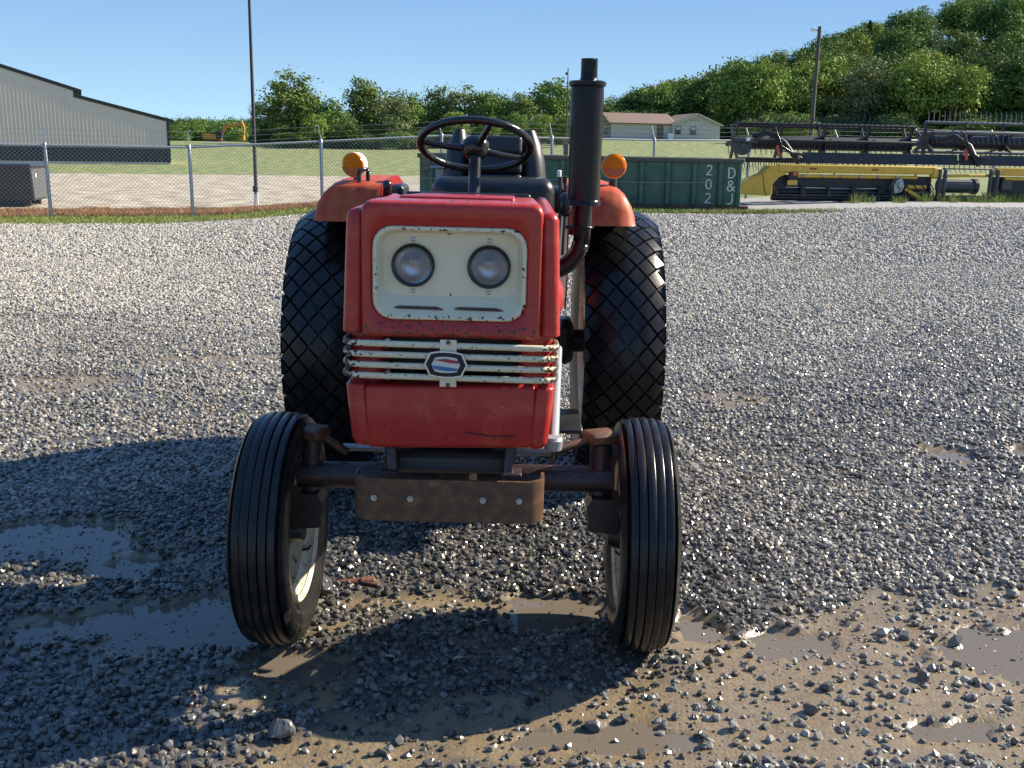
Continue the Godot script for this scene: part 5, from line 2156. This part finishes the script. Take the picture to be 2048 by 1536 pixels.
func build_rear_wheel(o: Node3D, s: int) -> void:
	var w := Node3D.new()
	w.name = "rear_wheel"
	o.add_child(w, true)
	w.position = Vector3(s * 0.590, 0.572, -1.68)
	w.scale = Vector3(0.97, 1.035, 1.035)
	w.rotation.x = 0.35 * s
	var ty := B.new()
	var pr := [Vector2(-0.115, 0.315), Vector2(-0.130, 0.335), Vector2(-0.155, 0.385), Vector2(-0.164, 0.430), Vector2(-0.162, 0.470)]
	for i in range(-8, 9):
		var a := i * 0.158 / 8.0
		pr.append(Vector2(a, rear_radius(a) - 0.018))
	pr.append_array([Vector2(0.162, 0.470), Vector2(0.164, 0.430), Vector2(0.155, 0.385), Vector2(0.130, 0.335), Vector2(0.115, 0.315)])
	ty.lathe(pr, Vector3.ZERO, Vector3.RIGHT, 96, 60.0)
	part(w, "tyre", ty, mats.tyre)
	# diamond blocks
	var tr := B.new()
	var steps := 76
	var da := 0.0415
	var surf := func(a: float, f: float, r: float) -> Vector3:
		a = clampf(a, -0.163, 0.163)
		return Vector3(a, cos(f) * (rear_radius(a) + r), sin(f) * (rear_radius(a) + r))
	for i in range(-4, 5):
		for j in steps:
			if (i + j) % 2 != 0:
				continue
			var ca := i * da
			var cf := TAU * j / steps
			var ha := da - 0.0045
			var hf := TAU / steps * (1.0 - 0.105)
			var corners := [[-ha, 0.0], [0.0, -hf], [ha, 0.0], [0.0, hf]]
			var top := []
			var bot := []
			for c in corners:
				top.append(surf.call(ca + c[0] * 0.95, cf + c[1] * 0.95, 0.0))
				bot.append(surf.call(ca + c[0], cf + c[1], -0.021))
			var mid: Vector3 = surf.call(ca, cf, 0.001)
			tr.grp += 1
			for q in 4:
				var r := (q + 1) % 4
				tr.tri(mid, top[r], top[q], tr.grp)
				tr.quad(top[q], top[r], bot[r], bot[q])
	# all faces turn away from the axle
	for i in range(0, tr.v.size(), 3):
		var a := tr.v[i]
		var n := -(tr.v[i + 1] - a).cross(tr.v[i + 2] - a)
		var f := atan2(a.z + tr.v[i + 1].z + tr.v[i + 2].z, a.y + tr.v[i + 1].y + tr.v[i + 2].y)
		if n.dot(Vector3(0, cos(f), sin(f))) < -1e-9:
			var t := tr.v[i + 1]
			tr.v[i + 1] = tr.v[i + 2]
			tr.v[i + 2] = t
	part(w, "tread", tr, mats.tyre)
	var rim := B.new()
	rim.lathe([Vector2(-0.128, 0.345), Vector2(-0.135, 0.335), Vector2(-0.120, 0.315), Vector2(-0.100, 0.305), Vector2(-0.08, 0.288), Vector2(0.08, 0.288), Vector2(0.100, 0.305), Vector2(0.120, 0.315), Vector2(0.135, 0.335), Vector2(0.128, 0.345)], Vector3.ZERO, Vector3.RIGHT, 60, 30.0)
	part(w, "rim", rim, mats.rim)
	var disc := B.new()
	disc.lathe([Vector2(-0.01 * s, 0.288), Vector2(0.01 * s, 0.25), Vector2(0.03 * s, 0.18), Vector2(0.0, 0.13), Vector2(0.0, 0.04)], Vector3.ZERO, Vector3.RIGHT, 48, 50.0)
	part(w, "wheel_disc", disc, mats.rim)
	for i in 6:
		var a := TAU * i / 6.0
		var n := B.new()
		n.cbox(Vector3(-0.05 * s, cos(a) * 0.27, sin(a) * 0.27), Vector3(0.06, 0.05, 0.03), 0.006, Basis(Vector3.RIGHT, a))
		part(w, "rim_lug", n, mats.rim)


func build_fender(o: Node3D, s: int) -> void:
	var f := Node3D.new()
	f.name = "fender"
	o.add_child(f, true)
	# side view of the crown line (z, y), front to back
	var line := [Vector2(-1.155, 1.106), Vector2(-1.178, 1.174), Vector2(-1.198, 1.234), Vector2(-1.218, 1.246), Vector2(-1.300, 1.256), Vector2(-1.500, 1.266), Vector2(-1.750, 1.266), Vector2(-1.950, 1.229), Vector2(-2.100, 1.134), Vector2(-2.180, 0.994)]
	# across: distance from the centre line and drop below the crown line
	var cross := [[0.355, 0.0], [0.44, 0.0], [0.515, 0.003], [0.550, 0.014], [0.576, 0.036], [0.596, 0.068], [0.608, 0.104], [0.614, 0.140]]
	var sheet := B.new()
	for layer in 2:
		var rings := []
		for c in cross:
			var ring := PackedVector3Array()
			for i in line.size():
				var p: Vector2 = line[i]
				var drop: float = c[1] + 0.004 * layer
				# the front edge stays level; further back the skirt turns down and in
				var k := sstep(-1.155, -1.25, p.x)
				var q := p + Vector2(-0.35 * drop * (1.0 - k), -drop * k - (0.0 if k > 0.0 else 0.0))
				if i == 0:
					q = Vector2(p.x - drop * 0.25, 1.106)
				elif i < 3:
					q = Vector2(p.x - drop * 0.22, lerpf(p.y, 1.106, clampf(drop / 0.15, 0.0, 1.0)))
				elif i == 3:
					q = Vector2(p.x - drop * 0.12, p.y - drop)
				ring.append(Vector3(s * c[0], q.y, q.x))
			rings.append(ring)
		var from := sheet.v.size()
		sheet.loft(rings, false, false, false)
		# upper sheet faces up and forward
		for i in range(from, sheet.v.size(), 3):
			var a := sheet.v[i]
			var n := -(sheet.v[i + 1] - a).cross(sheet.v[i + 2] - a)
			var want := 1.0 if layer == 0 else -1.0
			if n.dot(Vector3(s * 0.3, 1.0, 0.6 if a.z > -1.7 else -0.4)) * want < 0.0:
				var t := sheet.v[i + 1]
				sheet.v[i + 1] = sheet.v[i + 2]
				sheet.v[i + 2] = t
	part(f, "fender_sheet", sheet, mats.faded)
	# inner upright plate
	var inner := B.new()
	var poly := PackedVector2Array()
	for p in line:
		poly.append(p)
	poly.append(Vector2(-2.10, 0.78))
	poly.append(Vector2(-1.20, 0.78))
	poly.append(Vector2(-1.13, 0.90))
	inner.prism(poly, -0.003, 0.003, Transform3D(Basis(Vector3(0, 0, 1), Vector3.UP, Vector3(-1, 0, 0)), Vector3(s * 0.354, 0, 0)))
	part(f, "inner_plate", inner, mats.red)
	var plate := B.new()
	plate.cbox(Vector3(s * 0.315, 1.19, -1.45), Vector3(0.06, 0.10, 0.25), 0.02)
	part(f, "tool_box", plate, mats.black)
	# turn signal on a short stalk
	var t := Node3D.new()
	t.name = "turn_signal"
	o.add_child(t, true)
	if s < 0:
		t.position = Vector3(-0.472, 1.314, -1.30)
		t.rotation = Vector3(0.10, -0.42, 0.0)
	else:
		t.position = Vector3(0.532, 1.326, -1.30)
		t.rotation = Vector3(0.0, 0.06, 0.0)
	var hs := B.new()
	hs.lathe([Vector2(-0.045, 0), Vector2(-0.045, 0.030), Vector2(-0.030, 0.044), Vector2(0.0, 0.0485), Vector2(0.003, 0.0485), Vector2(0.003, 0)], Vector3.ZERO, Vector3.BACK, 28)
	part(t, "housing", hs, mats.white)
	var ln := B.new()
	ln.lathe([Vector2(0.002, 0.0475), Vector2(0.010, 0.0465), Vector2(0.017, 0.040), Vector2(0.020, 0.031), Vector2(0.0185, 0.030), Vector2(0.0185, 0.027), Vector2(0.021, 0.026), Vector2(0.022, 0.017), Vector2(0.0205, 0.016), Vector2(0.0205, 0.013), Vector2(0.0225, 0.012), Vector2(0.023, 0)], Vector3.ZERO, Vector3.BACK, 32, 30.0)
	part(t, "amber_lens", ln, mats.amber)
	var rf := B.new()
	var seg := PackedVector2Array()
	for i in 13:
		var a := PI * (1.06 + 0.88 * i / 12.0)
		seg.append(Vector2(cos(a) * 0.041, sin(a) * 0.041))
	rf.prism(seg, 0.015, 0.0225)
	part(t, "reflector", rf, mats.amber_dark)
	var stalk := B.new()
	stalk.cyl(Vector3(0, -0.040, -0.018), Vector3(0, -0.085, -0.018), 0.014, 0.018, 10)
	part(t, "stalk", stalk, mats.black)
	if s < 0:
		var hd := B.new()
		hd.tube([Vector3(-0.445, 1.231, -1.245), Vector3(-0.445, 1.281, -1.245), Vector3(-0.441, 1.294, -1.250), Vector3(-0.424, 1.300, -1.275), Vector3(-0.418, 1.294, -1.312), Vector3(-0.416, 1.281, -1.287), Vector3(-0.416, 1.231, -1.287)], 0.0085, 8)
		part(f, "grab_handle", hd, mats.gloss_black)


func build_exhaust(o: Node3D) -> void:
	var e := Node3D.new()
	e.name = "exhaust"
	o.add_child(e, true)
	e.position = Vector3(0.0, 0.0, -0.58)
	var lean := Vector3(0.0, 1.0, 0.0)
	var x := 0.372
	var can := B.new()
	can.lathe([Vector2(1.212, 0.0), Vector2(1.212, 0.054), Vector2(1.224, 0.0535), Vector2(1.228, 0.0505), Vector2(1.24, 0.0505), Vector2(1.56, 0.0525), Vector2(1.575, 0.0515), Vector2(1.579, 0.0585), Vector2(1.590, 0.0585), Vector2(1.594, 0.050), Vector2(1.594, 0.0)], Vector3(x, 0, 0), lean, 36)
	part(e, "silencer", can, mats.exhaust)
	var out := B.new()
	out.lathe([Vector2(1.592, 0.020), Vector2(1.592, 0.031), Vector2(1.60, 0.0275), Vector2(1.606, 0.0262), Vector2(1.636, 0.0260), Vector2(1.636, 0.0228), Vector2(1.60, 0.0228)], Vector3(x + 0.004, 0, 0), lean, 32)
	# the upper end is split by a narrow open cut
	var arcs := []
	for i in 31:
		var a := deg_to_rad(62.0 + 350.0 * i / 30.0)
		var dr := Vector3(cos(a), 0, sin(a))
		var ring := PackedVector3Array()
		for q in [[0.0260, 1.636], [0.0258, 1.660], [0.0228, 1.660], [0.0228, 1.636]]:
			ring.append(Vector3(x + 0.004, q[1], 0) + dr * q[0])
		arcs.append(ring)
	out.loft(arcs, true, true, true, false)
	part(e, "outlet_pipe", out, mats.exhaust)
	var pipe := B.new()
	var path := [Vector3(x - 0.001, 1.225, 0), Vector3(x - 0.002, 1.15, 0), Vector3(x - 0.003, 1.09, 0)]
	for i in 8:
		var a := PI * 0.5 * i / 7.0 * 0.85
		path.append(Vector3(x - 0.003 - 0.115 * (1.0 - cos(a)), 1.112 - 0.115 * sin(a), 0.0))
	path.append(path[path.size() - 1] + Vector3(-0.06, -0.018, 0.0))
	path.append(path[path.size() - 1] + Vector3(-0.08, -0.015, 0.0))
	pipe.tube(path, 0.0275, 18)
	part(e, "elbow_pipe", pipe, mats.exhaust)
	var col := B.new()
	col.lathe([Vector2(0, 0.026), Vector2(0, 0.0305), Vector2(0.085, 0.0305), Vector2(0.085, 0.026)], Vector3(x - 0.003, 1.135, 0), Vector3.UP, 20)
	part(e, "pipe_collar", col, mats.exhaust)
	var cl := B.new()
	var ring := []
	for i in 17:
		var a := TAU * i / 16.0
		ring.append(Vector3(x - 0.003 + cos(a) * 0.034, 1.142, sin(a) * 0.034))
	cl.tube(ring, 0.005, 6)
	cl.cbox(Vector3(x - 0.044, 1.142, 0.0), Vector3(0.024, 0.012, 0.014), 0.003)
	part(e, "clamp", cl, mats.exhaust)


func build_controls(o: Node3D) -> void:
	# dash cowl
	var cowl := B.new()
	cowl.rbox(Vector3(0, 1.055, -0.68), Vector3(0.42, 0.33, 0.16), 0.04, 3)
	part(o, "dash_cowl", cowl, mats.black)
	# steering wheel seen from below and ahead
	var sw := Node3D.new()
	sw.name = "steering_wheel"
	o.add_child(sw, true)
	sw.position = Vector3(0.014, 1.392, -0.86)
	sw.rotation = Vector3(deg_to_rad(-25.5), 0.0, deg_to_rad(-1.0))
	var rim := B.new()
	var R := 0.189
	var rings := []
	var nn := 96
	for i in nn + 1:
		var a := TAU * i / nn
		var c := Vector3(cos(a), 0, sin(a))
		var ring := PackedVector3Array()
		for j in 10:
			var b := TAU * j / 10.0
			# finger bumps on the underside
			var r := 0.0125 + (0.0022 * absf(sin(a * 24.0)) if sin(b) < 0.2 else 0.0)
			ring.append(c * (R + cos(b) * r) + Vector3(0, sin(b) * r, 0))
		rings.append(ring)
	rim.loft(rings)
	part(sw, "wheel_rim", rim, mats.gloss_black)
	for a in [72.0, 174.0, -28.0]:
		var sp := B.new()
		var d := Vector3(cos(deg_to_rad(a)), 0, sin(deg_to_rad(a)))
		sp.tube([d * 0.02 + Vector3(0, -0.012, 0), d * 0.10 + Vector3(0, -0.010, 0), d * (R - 0.006)], 0.012, 8, true, [0.014, 0.012, 0.010])
		part(sw, "spoke", sp, mats.gloss_black)
	var hub := B.new()
	hub.lathe([Vector2(-0.045, 0), Vector2(-0.045, 0.026), Vector2(-0.034, 0.038), Vector2(-0.010, 0.048), Vector2(0.010, 0.046), Vector2(0.024, 0.034), Vector2(0.028, 0.018), Vector2(0.028, 0)], Vector3.ZERO, Vector3.UP, 28, 60.0)
	part(sw, "hub", hub, mats.gloss_black)
	var column := B.new()
	column.cyl(Vector3(0.014, 1.375, -0.85), Vector3(0.012, 1.10, -0.72), 0.0205, 0.0215, 16)
	part(o, "steering_column", column, mats.gloss_black)
	# seat
	var seat := Node3D.new()
	seat.name = "seat"
	o.add_child(seat, true)
	seat.position = Vector3(0.070, 0.0, -1.34)
	var tilt := Basis(Vector3.RIGHT, -0.16)
	var back := B.new()
	for i in 5:
		back.rbox(Vector3(0.004, 1.395 - i * 0.072, 0.022 + i * 0.012), Vector3(0.205, 0.070, 0.07), 0.014, 3, tilt)
	part(seat, "back_cushion", back, mats.vinyl)
	for s in [-1, 1]:
		var bol := B.new()
		var rr := []
		for i in 9:
			var t := i / 8.0
			var y := 1.0 + 0.455 * t
			var w := 0.062 - 0.016 * t
			var cx: float = s * (0.158 - 0.022 * t * t)
			var ring := PackedVector3Array()
			var k := 1.0 if i < 7 else (0.86 if i == 7 else 0.45)
			for j in 12:
				var a := TAU * j / 12.0
				ring.append(Vector3(cx + cos(a) * w * k, y, 0.03 - 0.07 * t + sin(a) * 0.062 * k))
			rr.append(ring)
		bol.loft(rr, true, true)
		part(seat, "side_bolster", bol, mats.vinyl)
	var shell := B.new()
	shell.rbox(Vector3(0, 1.19, -0.035), Vector3(0.30, 0.48, 0.05), 0.024, 3, tilt)
	part(seat, "back_shell", shell, mats.vinyl)
	var cush := B.new()
	cush.rbox(Vector3(-0.01, 0.985, 0.16), Vector3(0.42, 0.12, 0.38), 0.05, 4)
	part(seat, "seat_cushion", cush, mats.vinyl)
	var skirt := B.new()
	skirt.rbox(Vector3(0.0, 1.12, 0.10), Vector3(0.46, 0.32, 0.26), 0.05, 3)
	part(seat, "seat_base", skirt, mats.black)
	# levers beside the seat
	var kb := B.new()
	kb.ball(Vector3(-0.252, 1.264, -0.55), 0.0155, 16, Vector3(1, 1.15, 1))
	kb.cyl(Vector3(-0.250, 1.262, -0.552), Vector3(-0.228, 1.20, -0.56), 0.0055, -1.0, 8)
	part(o, "throttle_lever", kb, mats.gloss_black)
	var arm := B.new()
	arm.cbox(Vector3(-0.150, 1.310, -1.35), Vector3(0.060, 0.007, 0.05), 0.002)
	arm.cbox(Vector3(-0.137, 1.283, -1.352), Vector3(0.042, 0.045, 0.012), 0.002)
	part(o, "seat_bracket", arm, mats.rod_grey)
	for i in 2:
		var lv := B.new()
		lv.tube([Vector3(0.315 + i * 0.018, 1.0, -1.10), Vector3(0.322 + i * 0.020, 1.20, -1.12), Vector3(0.315 + i * 0.022, 1.290 - i * 0.02, -1.13)], 0.006, 8)
		part(o, "control_lever", lv, mats.black)
		var kn := B.new()
		kn.cbox(Vector3(0.314 + i * 0.022, 1.297 - i * 0.02, -1.13), Vector3(0.016, 0.026, 0.014), 0.003)
		part(o, "lever_knob", kn, mats.white if i == 0 else mats.gloss_black)
	var lamp := B.new()
	lamp.ball(Vector3(0.335, 1.19, -1.02), 0.045, 16, Vector3(0.6, 1.0, 0.8))
	part(o, "work_lamp", lamp, mats.gloss_black)


# ---------------------------------------------------------------- small things on the ground

func build_small_things() -> void:
	var bark := thing("bark_piece", "rusty brown strip of bark on the gravel behind the front tyre", "bark", Vector3(-0.50, 0.012, -3.10), 0.15)
	var b := B.new()
	b.rbox(Vector3(0, 0.0, 0), Vector3(0.14, 0.016, 0.035), 0.007, 2)
	b.map(0, func(p: Vector3) -> Vector3: return p + Vector3(0, 0.008 * sin(p.x * 40.0) + p.x * 0.06, 0.01 * sin(p.x * 22.0)))
	part(bark, "strip", b, textured(ramp_image(128, 0.06, 91, [[0.0, Color(0.05, 0.02, 0.012)], [1.0, Color(0.22, 0.085, 0.04)]]), 0.08, 0.6))
	var chip := B.new()
	chip.rbox(Vector3(0.055, 0.004, 0.03), Vector3(0.06, 0.010, 0.02), 0.004, 2, Basis(Vector3.UP, -0.5))
	part(bark, "splinter", chip, plain(Color(0.10, 0.04, 0.02), 0.7))
	var rock := MeshInstance3D.new()
	rock.name = numbered("chock_stone")
	rock.mesh = rock_mesh(131)
	rock.material_override = textured(ramp_image(128, 0.05, 92, [[0.0, Color(0.03, 0.03, 0.032)], [1.0, Color(0.08, 0.08, 0.082)]]), 0.1, 0.4)
	rock.transform = Transform3D(Basis(Vector3.UP, 0.5).scaled(Vector3(0.034, 0.05, 0.034)), Vector3(-0.585, 0.026, -3.02))
	add_child(rock)
	tag(rock, "dark upright stone against the back of the front tyre", "stone")
	# single larger stones lying on the mud
	var spots := [[560, 1478, 0.034], [1420, 1322, 0.020], [1655, 1380, 0.022], [1810, 1275, 0.020], [1990, 1268, 0.022], [1190, 1450, 0.020], [1500, 1310, 0.015], [1560, 1380, 0.016], [420, 1260, 0.016], [230, 1080, 0.018], [160, 1060, 0.020], [280, 1250, 0.017], [1620, 1425, 0.024], [1845, 1355, 0.020]]
	var sm := textured(ramp_image(128, 0.06, 93, [[0.0, Color(0.045, 0.045, 0.046)], [1.0, Color(0.13, 0.125, 0.115)]]), 0.06, 0.4)
	for i in spots.size():
		var g := at_pixel(spots[i][0], spots[i][1])
		var st := MeshInstance3D.new()
		st.name = numbered("loose_stone")
		st.mesh = rock_mesh(140 + i)
		st.material_override = sm
		var r: float = spots[i][2]
		st.transform = Transform3D(Basis(Vector3.UP, i * 1.3).scaled(Vector3(r, r * 1.1, r)), Vector3(g.x, micro_y(g.x, -g.y) + r * 0.45, g.y))
		add_child(st)
		tag(st, "dark loose stone lying alone on wet mud or puddle", "stone", "loose stones on the mud")
	# dead leaves in the tractor's shade
	for q in [[960, 1258, 0.2], [1105, 1275, 0.9], [1185, 1245, 1.6], [905, 1335, 0.4], [1035, 1318, 2.2], [790, 1330, 2.9]]:
		var g := at_pixel(q[0], q[1])
		var lf := B.new()
		var n := 7
		for i in n:
			var t0 := float(i) / n
			var t1 := float(i + 1) / n
			var w0 := 0.007 * sin(PI * t0)
			var w1 := 0.007 * sin(PI * t1)
			var h0 := 0.003 * sin(PI * t0)
			var h1 := 0.003 * sin(PI * t1)
			for e in [-1, 1]:
				lf.quad(Vector3(t0 * 0.03, h0, 0), Vector3(t1 * 0.03, h1, 0), Vector3(t1 * 0.03, h1 + 0.003, e * w1), Vector3(t0 * 0.03, h0 + 0.003, e * w0), 2)
		var o := part(self, "dead_leaf", lf, plain(Color(0.42, 0.36, 0.24), 0.7))
		o.position = Vector3(g.x, maxf(micro_y(g.x, -g.y), -0.013) + 0.012, g.y)
		o.rotation.y = q[2]
		tag(o, "small pale dead leaf lying in the shade of the tractor", "leaf", "dead leaves under the tractor")


# the point of level ground that the photograph shows at a pixel (used once, to lay out loose stones on the ground)
func at_pixel(u: float, v: float) -> Vector2:
	var x := (u - 1024.0) / 2060.0
	var y := -(v - 768.0) / 2060.0
	var c := cos(deg_to_rad(ROLL))
	var s := sin(deg_to_rad(ROLL))
	var rx := c * x - s * y
	var ry := s * x + c * y
	var p := deg_to_rad(PITCH)
	var d := Vector3(rx, ry * cos(p) - sin(p), -(cos(p) + ry * sin(p)))
	var t := -CAM_H / d.y
	return Vector2(d.x * t, d.z * t)
